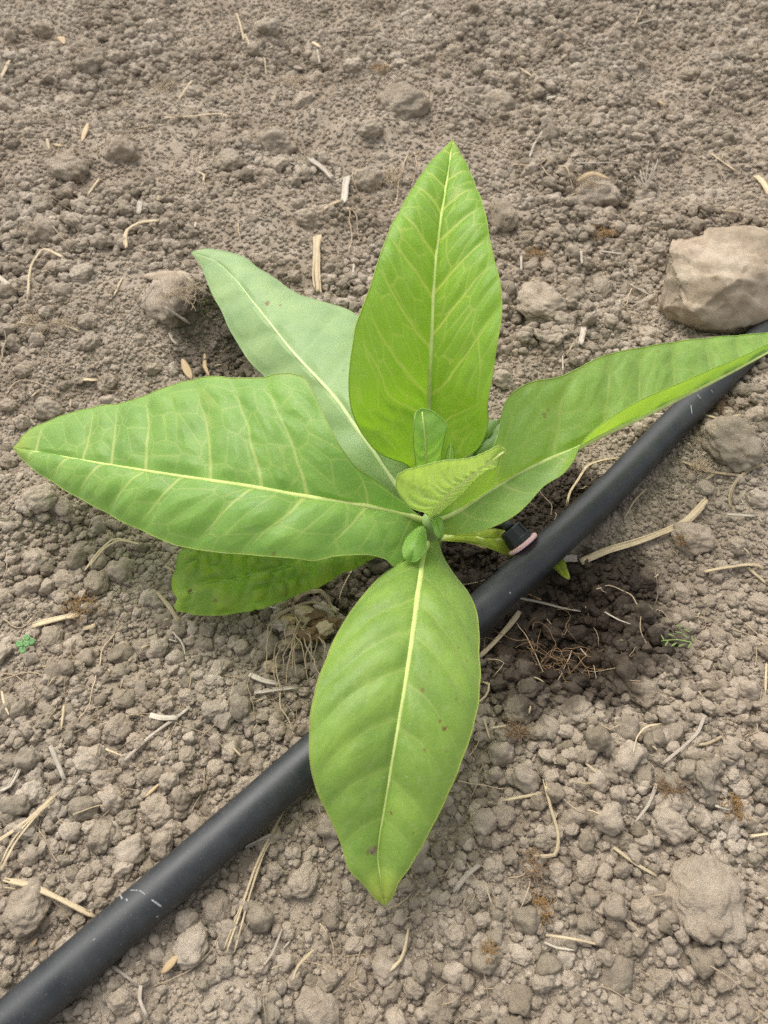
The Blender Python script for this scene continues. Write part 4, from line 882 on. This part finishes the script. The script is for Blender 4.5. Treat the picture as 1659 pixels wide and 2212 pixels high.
 (7,[(775,810),(740,850),(700,890)],34,'h','orange tapered husk below the pipe'),(7,[(1220,700),(1180,800),(1130,870)],12,'g',None),(7,[(1255,740),(1210,790)],8,'w',None),(7,[(610,940),(605,1000),(640,1080)],18,'g','bent grey straw near the bottom edge'),(7,[(1350,790),(1280,870),(1270,910)],14,'s','forked straw near the bottom centre'),(7,[(160,735),(130,770)],18,'h',None),(7,[(690,65),(625,130)],14,'h','reddish straw sliver above the pipe'),(7,[(490,860),(570,920)],15,'g',None),(7,[(1180,290),(1060,345)],20,'g','grey straw lying under the straw bundle beside the pipe'),
 (7,[(880,0),(860,120),(800,240)],6,'r','rootlet reaching the upper side of the pipe'),(7,[(540,100),(480,190),(420,250)],6,'r',None),(7,[(320,210),(420,180),(530,120)],6,'r',None),(7,[(1380,670),(1420,740),(1440,830)],6,'r',None),(7,[(640,950),(760,900),(860,830),(960,720)],6,'r','rootlet right of the big clod below the pipe'),(7,[(1300,840),(1400,850),(1450,900)],5,'r',None),
 (5,[(815,850),(740,900),(640,980),(520,1100)],16,'g','long stalk slanting up toward the lower leaf from the left foreground'),(5,[(650,880),(700,888),(770,890)],28,'w','white torn husk across the long stalk'),
 (5,[(610,150),(500,135),(440,190),(380,270)],11,'s','bent grass blade below the left leaf'),(5,[(620,155),(520,142),(470,172),(400,250)],8,'s',None),(5,[(140,490),(250,460),(340,440)],30,'s','flat weathered straw below the amber fibre tuft'),(5,[(355,500),(410,485)],22,'s',None),(5,[(0,460),(100,490),(160,440),(240,400)],8,'r','root leading from the left edge to the flat weathered straw'),
 (5,[(1080,715),(1140,735),(1210,750)],32,'w','pale torn stalk below the old plant stump'),(5,[(1210,760),(1230,880),(1290,970)],9,'r','root running from the old plant stump to the pipe'),(5,[(1100,785),(1290,770)],18,'g',None),(5,[(150,665),(210,650),(290,630)],10,'s',None),(5,[(680,350),(730,410),(775,480)],18,'s','straw sliver at the tip of the old bumpy leaf'),(5,[(710,230),(760,255)],11,'s',None),(5,[(745,515),(790,570),(800,630)],11,'w','white curled straw left of the old plant stump'),(5,[(730,550),(765,555)],8,'w',None),
 (5,[(490,530),(440,600),(420,680),(390,800),(340,900),(300,1000)],8,'r','long pale root winding down the left foreground'),(5,[(0,720),(90,690),(200,705),(260,740)],7,'r',None),(5,[(0,690),(60,700),(110,760),(150,830)],7,'r',None),(5,[(20,790),(30,850),(45,880)],10,'s',None),(5,[(280,840),(265,940)],10,'s',None),(5,[(460,1030),(540,1060)],9,'s',None),(5,[(440,910),(540,880),(640,885)],6,'r',None),(5,[(1020,720),(1010,800),(960,880)],7,'r',None),(5,[(870,970),(940,890),(950,800)],6,'r',None),(5,[(1060,380),(1130,410),(1220,430)],14,'g',None),(5,[(1520,260),(1490,330),(1475,400)],8,'r',None),
 (5,[(30,180),(20,250),(30,310)],6,'r',None),(5,[(380,330),(300,430),(200,480)],6,'r',None),(5,[(110,575),(180,480),(260,420)],7,'r','root bent over the little clover'),
 (8,[(685,60),(715,180),(748,290),(735,380),(640,385)],16,'s','long sharply bent straw right of the lower leaf'),(8,[(680,110),(510,145)],15,'s','straw meeting the top of the sharply bent one'),(8,[(990,345),(1080,410),(1172,475)],16,'s','straight straw left of the biggest round clod'),(8,[(1175,70),(1140,160),(1080,240)],17,'g','grey straw above the blocky clod'),(8,[(870,0),(930,50),(880,80),(800,75)],12,'s','looped straw in the right foreground'),(8,[(410,420),(350,470),(300,540)],24,'g','wide grey straw right of the lower leaf tip'),(8,[(435,505),(465,595)],11,'s',None),(8,[(690,730),(800,745),(930,768)],11,'s','thin straw near the bottom, right of centre'),(8,[(690,755),(740,780),(820,790)],11,'w',None),(8,[(105,700),(80,820),(10,895)],14,'s','curved straw near the bottom centre'),(8,[(1430,170),(1475,190)],11,'w',None),(8,[(1580,295),(1680,283)],15,'s',None),
 (8,[(320,60),(420,70),(560,100)],6,'r',None),(8,[(380,200),(370,260),(330,300),(280,300)],6,'r',None),(8,[(560,270),(620,310),(650,360),(720,380)],6,'r',None),(8,[(860,200),(930,220),(1000,290)],7,'r',None),(8,[(1160,550),(1240,550)],7,'r',None),(8,[(430,850),(445,1000)],6,'r',None),(8,[(620,480),(610,540),(590,610)],8,'r',None),(8,[(540,470),(600,460),(620,420)],6,'r',None),(8,[(700,90),(800,180),(860,200)],5,'r',None),(8,[(890,930),(1000,970),(1200,1060)],6,'r','faint rootlet near the bottom right'),(8,[(1040,640),(1110,740)],7,'r',None),(8,[(1400,850),(1480,900),(1570,1000)],6,'r',None),
]
NAME['a'] = ('root', 'root')
for q in ST: straw(*q)
# splayed straw stub
for i, (x, y) in enumerate([(1080,772),(1100,760),(1128,745),(1150,752),(1172,728),(1112,775)]):
    pp = zp(2, [(1132, 832), ((1132 + x) / 2, (832 + y) / 2), (x, y)])
    Q = lay(pp, .003, .0004, 900 + i); Q[:, 2] += np.linspace(0, .012, len(Q))
    if i == 0: fan = empty('straw_stub', Q[0]); tag(fan, 'splayed straw stub standing right of the slab with the cavity', 'straw stub', 'dry straw litter')
    V, F = tube(Q, np.linspace(.0008, .0004, len(Q)), 7); place(mesh('stalk', V, F, STRAWWHITE), fan)

# fibre tufts
def tuft(px, py, wpx, hpx, mat, label, n=26, seed=0, rr=.0003):
    r_ = np.random.default_rng(seed); c = WG(px, py, .003); c[2] = max(c[2], float(H(c[0], c[1])) - .001); k = Wd(px, py); mb = MB()
    for i in range(n):
        a = r_.uniform(0, 6.28); p = np.array([r_.normal() * wpx * .25 * k, r_.normal() * hpx * .25 * k, r_.uniform(.0005, .004)]); P = [p]
        for j in range(6):
            a += r_.normal() * .8; p = p + np.array([math.cos(a), math.sin(a), r_.normal() * .35]) * wpx * .1 * k; p[2] = min(max(p[2], .0), .007); P.append(p.copy())
        V, F = tube(spl(P, 14), rr * r_.uniform(.6, 1.3), 5); mb.add(V, F)
    o = mesh('fibre_tuft', mb.verts(), mb.f, mat); o.location = c; tag(o, label, 'fibre tuft', 'tufts of dry fibre'); return o
for i, a in enumerate([(178,1310,62,42,AMBER,'amber tuft of fibre left of the old bumpy leaf'),(1302,505,46,24,AMBER,'orange tuft of fibre below the slab with the cavity'),(1150,1872,40,70,BROWNF,'brown tuft of fibre right of the lower leaf tip'),(1168,1955,34,60,AMBER,'bright amber tuft below the brown one'),(1054,2060,26,50,AMBER,'thin amber tuft near the bottom, right of the lower leaf tip'),(1582,1745,44,40,AMBER,'amber tuft near the right edge of the foreground'),(1440,1710,44,24,BROWNF,'dull orange tuft above the grey straw on the right'),(1550,882,52,40,BROWNF,'brown fuzzy tuft right of the pipe, below the stone'),(1640,968,50,30,STRAWWHITE,'white fluffy tuft at the right edge'),(1105,1590,50,30,BROWNF,'reddish brown tuft right of the lower leaf'),(1462,1180,24,18,BROWNF,'small brown tuft beside the long split straw'),(850,385,60,80,ROOT,'bundle of fine roots left of the tall leaf tip'),(1270,395,70,40,ROOT,'fine roots hanging from the slab with the cavity'),(360,190,50,40,ROOT,'tangled pale roots in the back left soil'),(640,178,56,34,ROOT,'rolled tuft of grass roots near the top edge'),(95,700,90,34,ROOT,'matted roots at the left edge, left of the pale-topped lump'),(470,640,60,120,MOSS,'mossy tuft in the hollow under the grey-green leaf tip'),(400,690,90,40,ROOT,'dry roots at the foot of the pale-topped lump'),(1160,555,40,24,AMBER,'small orange tuft above the large rounded clod'),(1510,1010,40,40,ROOT,'tangle of roots beside the big rough clod'),(1210,1440,190,120,BROWNF,'thin brown mat of rootlets on the wet soil'),(820,150,40,14,AMBER,'rusty brown tuft near the top edge')]):
    tuft(*a, n=46, seed=40 + i, rr=.00016 if a[4] is not MOSS else .0004)

# old plant stump
rc = WG(690, 1345, .004); crown = empty('dead_stump', rc); tag(crown, 'old brown dead stump with trailing roots left of the lower leaf', 'plant stump')
r_ = np.random.default_rng(8)
for i, (px, py, s, mt) in enumerate([(660,1335,26,ROOT),(690,1345,30,BROWNF),(640,1365,26,ROOT),(700,1320,26,STRAWGREY),(672,1372,28,BROWNF),(610,1350,20,STRAWGREY),(715,1345,22,BROWNF),(585,1440,18,ROOT),(630,1390,20,ROOT),(655,1318,22,ROOT),(625,1338,20,HUSK),(680,1330,22,BROWNF),(700,1358,20,ROOT)]):
    v, f = clod_shape(4, 800 + i, lump=.6, knob=.22, nk=60, kr_=(.08, .4), facet=1.0, fine=.05); v = v @ np.array(Matrix.Rotation(r_.uniform(-.9, .9), 3, 'X') @ Matrix.Rotation(r_.uniform(-.6, .6), 3, 'Y')); k = s * Wd(px, py) * .62
    c = WG(px, py, .006 + r_.uniform(0, .006) + (.002 if i >= 9 else 0)); o = mesh('crown_lump', v * np.array([k * 1.35, k, k * .85]) + c, f, mt); place(o, crown)
def crown_root(pp, r, sd_):
    Q = lay(pp, .004, .0022, sd_, n=26); Q[:, 2] += .006 * np.sin(np.linspace(0, math.pi, 26)); V, F = tube(Q, np.linspace(r, r * .5, 26), 6); place(mesh('root', V, F, ROOT), crown)
for i in range(18):
    x0 = r_.uniform(600, 715); y0 = r_.uniform(1330, 1385); x1 = x0 + r_.uniform(-50, 40); y1 = y0 + r_.uniform(40, 130)
    crown_root([(x0, y0), ((x0 + x1) / 2 + r_.uniform(-18, 18), (y0 + y1) / 2), (x1, y1)], r_.uniform(.0003, .0006), 3000 + i)
crown_root([(600,1335),(640,1318),(690,1315),(735,1345)], .0012, 3100)
crown_root([(640,1300),(660,1290),(700,1300),(728,1330)], .0016, 3101)

# scattered hair-thin rootlets: a mass nobody could count
mb = MB(); r_ = np.random.default_rng(99); cnt = 0
while cnt < 1300:
    x = r_.uniform(-.45, .45); y = r_.uniform(.02, 1.0)
    if not in_plot(np.array(x), np.array(y), 1.1) or pipe_dist(np.array([x]), np.array([y]))[0] < .014: continue
    if vn(np.array([x]), np.array([y]), .08, 55)[0] < r_.uniform(-.7, .5): continue
    a = r_.uniform(0, 6.28); P = []; ln = r_.uniform(.006, .03) if r_.uniform() < .75 else r_.uniform(.03, .075); p = np.array([x, y])
    for j in range(6):
        P.append((p[0], p[1], float(H(p[0], p[1])) + r_.uniform(.0, .0012))); a += r_.normal() * .5; p = p + np.array([math.cos(a), math.sin(a)]) * ln / 5
    V, F = tube(spl(P, 14), r_.uniform(.00012, .00032), 4, cap=False); mb.add(V, F); cnt += 1
o = mesh('fine_rootlets', mb.verts(), mb.f, ROOT); tag(o, 'hair-thin pale rootlets strewn over the soil', 'rootlets', kind='stuff')
# chaff: tiny flat straw bits
mb = MB(); cnt = 0
while cnt < 420:
    x = r_.uniform(-.45, .45); y = r_.uniform(.02, 1.05)
    if not in_plot(np.array(x), np.array(y), 1.1) or pipe_dist(np.array([x]), np.array([y]))[0] < .014: continue
    a = r_.uniform(0, 6.28); ln = r_.uniform(.002, .007); z = float(H(x, y)) + .0002
    P = [(x, y, z), (x + math.cos(a) * ln * .5, y + math.sin(a) * ln * .5, z + .0008), (x + math.cos(a) * ln, y + math.sin(a) * ln, z)]
    V, F = tube(spl(P, 5), r_.uniform(.0002, .0006), 5, .5); mb.add(V, F); cnt += 1
o = mesh('straw_chaff', mb.verts(), mb.f, STRAW); tag(o, 'tiny bits of straw chaff strewn over the soil', 'chaff', kind='stuff')

# pale chip on the lump
v, f = clod_shape(3, 950, lump=.3, knob=.1); c = WG(366, 606, .0)
o = mesh('stone_chip', v * np.array([.016, .007, .0025]), f, None or m); c[2] = float(H(c[0], c[1])); o.location = c; tag(o, 'pale flat stone chip on top of the large lump on the left', 'stone chip')

# ------------------------------------------------------------------ small weeds
m2, nt_, b, o_ = newmat('clover_green'); b.inputs['Base Color'].default_value = (0.13, 0.27, 0.085, 1); b.inputs['Roughness'].default_value = .6
m3, nt_, b, o_ = newmat('seedling_green'); b.inputs['Base Color'].default_value = (0.20, 0.28, 0.07, 1); b.inputs['Roughness'].default_value = .6
c = WG(52, 1396, 0); cl = empty('clover', c); tag(cl, 'tiny three-leaved clover at the left edge', 'clover')
def leaflet(center, r, nrm, mat, parent, name='leaflet', el=1.0, ang=0.0):
    nrm = np.asarray(nrm, float); nrm /= np.linalg.norm(nrm); e1 = np.cross(nrm, (0, 1, .1)); e1 /= np.linalg.norm(e1); e2 = np.cross(nrm, e1)
    V = [center - nrm * r * .12]; n = 20
    for rr in (.5, 1.0):
        for k_ in range(n):
            a = 2 * math.pi * k_ / n; x, y = math.cos(a) * rr * r * el, math.sin(a) * rr * r
            x, y = x * math.cos(ang) - y * math.sin(ang), x * math.sin(ang) + y * math.cos(ang)
            V.append(center + e1 * x + e2 * y + nrm * (.06 * r * (rr**2)))
    F = [(0, 1 + k_, 1 + (k_ + 1) % n) for k_ in range(n)] + [(1 + k_, 1 + n + k_, 1 + n + (k_ + 1) % n, 1 + (k_ + 1) % n) for k_ in range(n)]
    o = mesh(name, V, F, mat); md = o.modifiers.new('thick', 'SOLIDIFY'); md.thickness = .0003; place(o, parent); return o
for (px, py, r, h) in ((41,1391,7.5,.010),(56,1391,7.2,.0102),(48,1404,7.5,.0098),(58,1377,7,.004),(67,1386,8,.003)):
    leaflet(W(px, py, c[2] + h), r * Wd(px, py), (random.uniform(-.25, .25), -.3, 1), m2, cl)
V, F = tube(spl([c, c + np.array([.001, .001, .006]), W(48, 1396, c[2] + .0115)], 8), .0004, 6); place(mesh('stalk', V, F, m2), cl)
c = WG(1465, 1388, 0); sd2 = empty('weed_seedling', c); tag(sd2, 'feathery green weed seedling right of the wet soil', 'weed seedling')
V, F = tube(spl([W(1428, 1385, c[2] + .004), W(1460, 1382, c[2] + .006), W(1495, 1388, c[2] + .008)], 10), .0004, 6); place(mesh('stalk', V, F, m3), sd2)
for i, (px, py, a) in enumerate([(1432,1378,.4),(1440,1390,-.6),(1450,1372,1.2),(1456,1392,-1.0),(1466,1366,1.4),(1472,1394,-1.2),(1480,1374,.8),(1490,1394,-.6),(1496,1380,.1),(1468,1352,1.5),(1484,1362,1.0)]):
    leaflet(W(px, py, c[2] + .008), 7.5 * Wd(px, py), (0, -.3, 1), m3, sd2, el=.16, ang=a)
# a dry bit of leaf at the plant's foot
leaf_sc = straw(6, [(330,140),(400,142),(440,165)], 30, 'h', 'curled brown leaf scrap at the foot of the plant', .006)

# ------------------------------------------------------------------ say which one: by the nearest landmark
LM = [('the grey-green leaf tip',413,545),('the tall leaf tip',978,302),('the left leaf tip',28,968),('the lower leaf tip',832,1957),('the old bumpy leaf',380,1290),('the beige stone',1480,640),('the clover',52,1396),('the weed seedling',1465,1388),
 ('the dead stump',680,1350),('the dripper',1120,1160),('the left amber tuft',178,1310),('the bleached stem stub',747,405),('the slab with the cavity',1290,385),('the flat-topped back clod',875,220),('the biggest round clod',1524,1931),('the big rough clod',1580,963),
 ('the large rounded clod',1168,653),('the pale-topped lump',370,640),('the wide lumpy back clod',145,360),('the straw bundle',550,1900),('the long bent back straw',430,255),('the thick upright straw',685,590),('the long split straw',1400,1150),('the sharply bent straw',1195,1760),
 ('the scuffs on the pipe',300,1945),('the orange husk',368,2084),('the splayed straw stub',1395,405),('the big clod below the pipe',415,2040),('the large pitted clod',62,1960),('the front amber tuft',1168,1955),('the long winding root',210,1470),('the white torn husk',355,1550),('the dark back twig',770,72),('the right-edge straw',1650,395),('the yellowing leaf tip',1225,1240),('the small pale clod',1330,1358)]
groups = {}
for (o, word, px, py) in TODO:
    dl = sorted((math.hypot(px - a, (py - b) * 1.2), n_, a, b) for (n_, a, b) in LM)[0]
    dx, dy = px - dl[2], (py - dl[3]) * 1.2
    rel = ('right of' if dx > 0 else 'left of') if abs(dx) > abs(dy) else ('in front of' if dy > 0 else 'behind')
    groups.setdefault((word, rel, dl[1]), []).append((dl[0], o))
ORD = ['nearest', 'second nearest', 'third nearest', 'fourth nearest', 'fifth nearest', 'sixth nearest', 'seventh nearest', 'eighth nearest', 'ninth nearest', 'tenth nearest', 'eleventh nearest', 'twelfth nearest']
for (word, rel, lm_), it in groups.items():
    it.sort(key=lambda q_: q_[0])
    for i, (d_, o) in enumerate(it):
        o['label'] = ('%s lying %s %s' % (word, rel, lm_)) if len(it) == 1 else ('%s %s %s, %s to it' % (word, rel, lm_, ORD[min(i, 11)]))
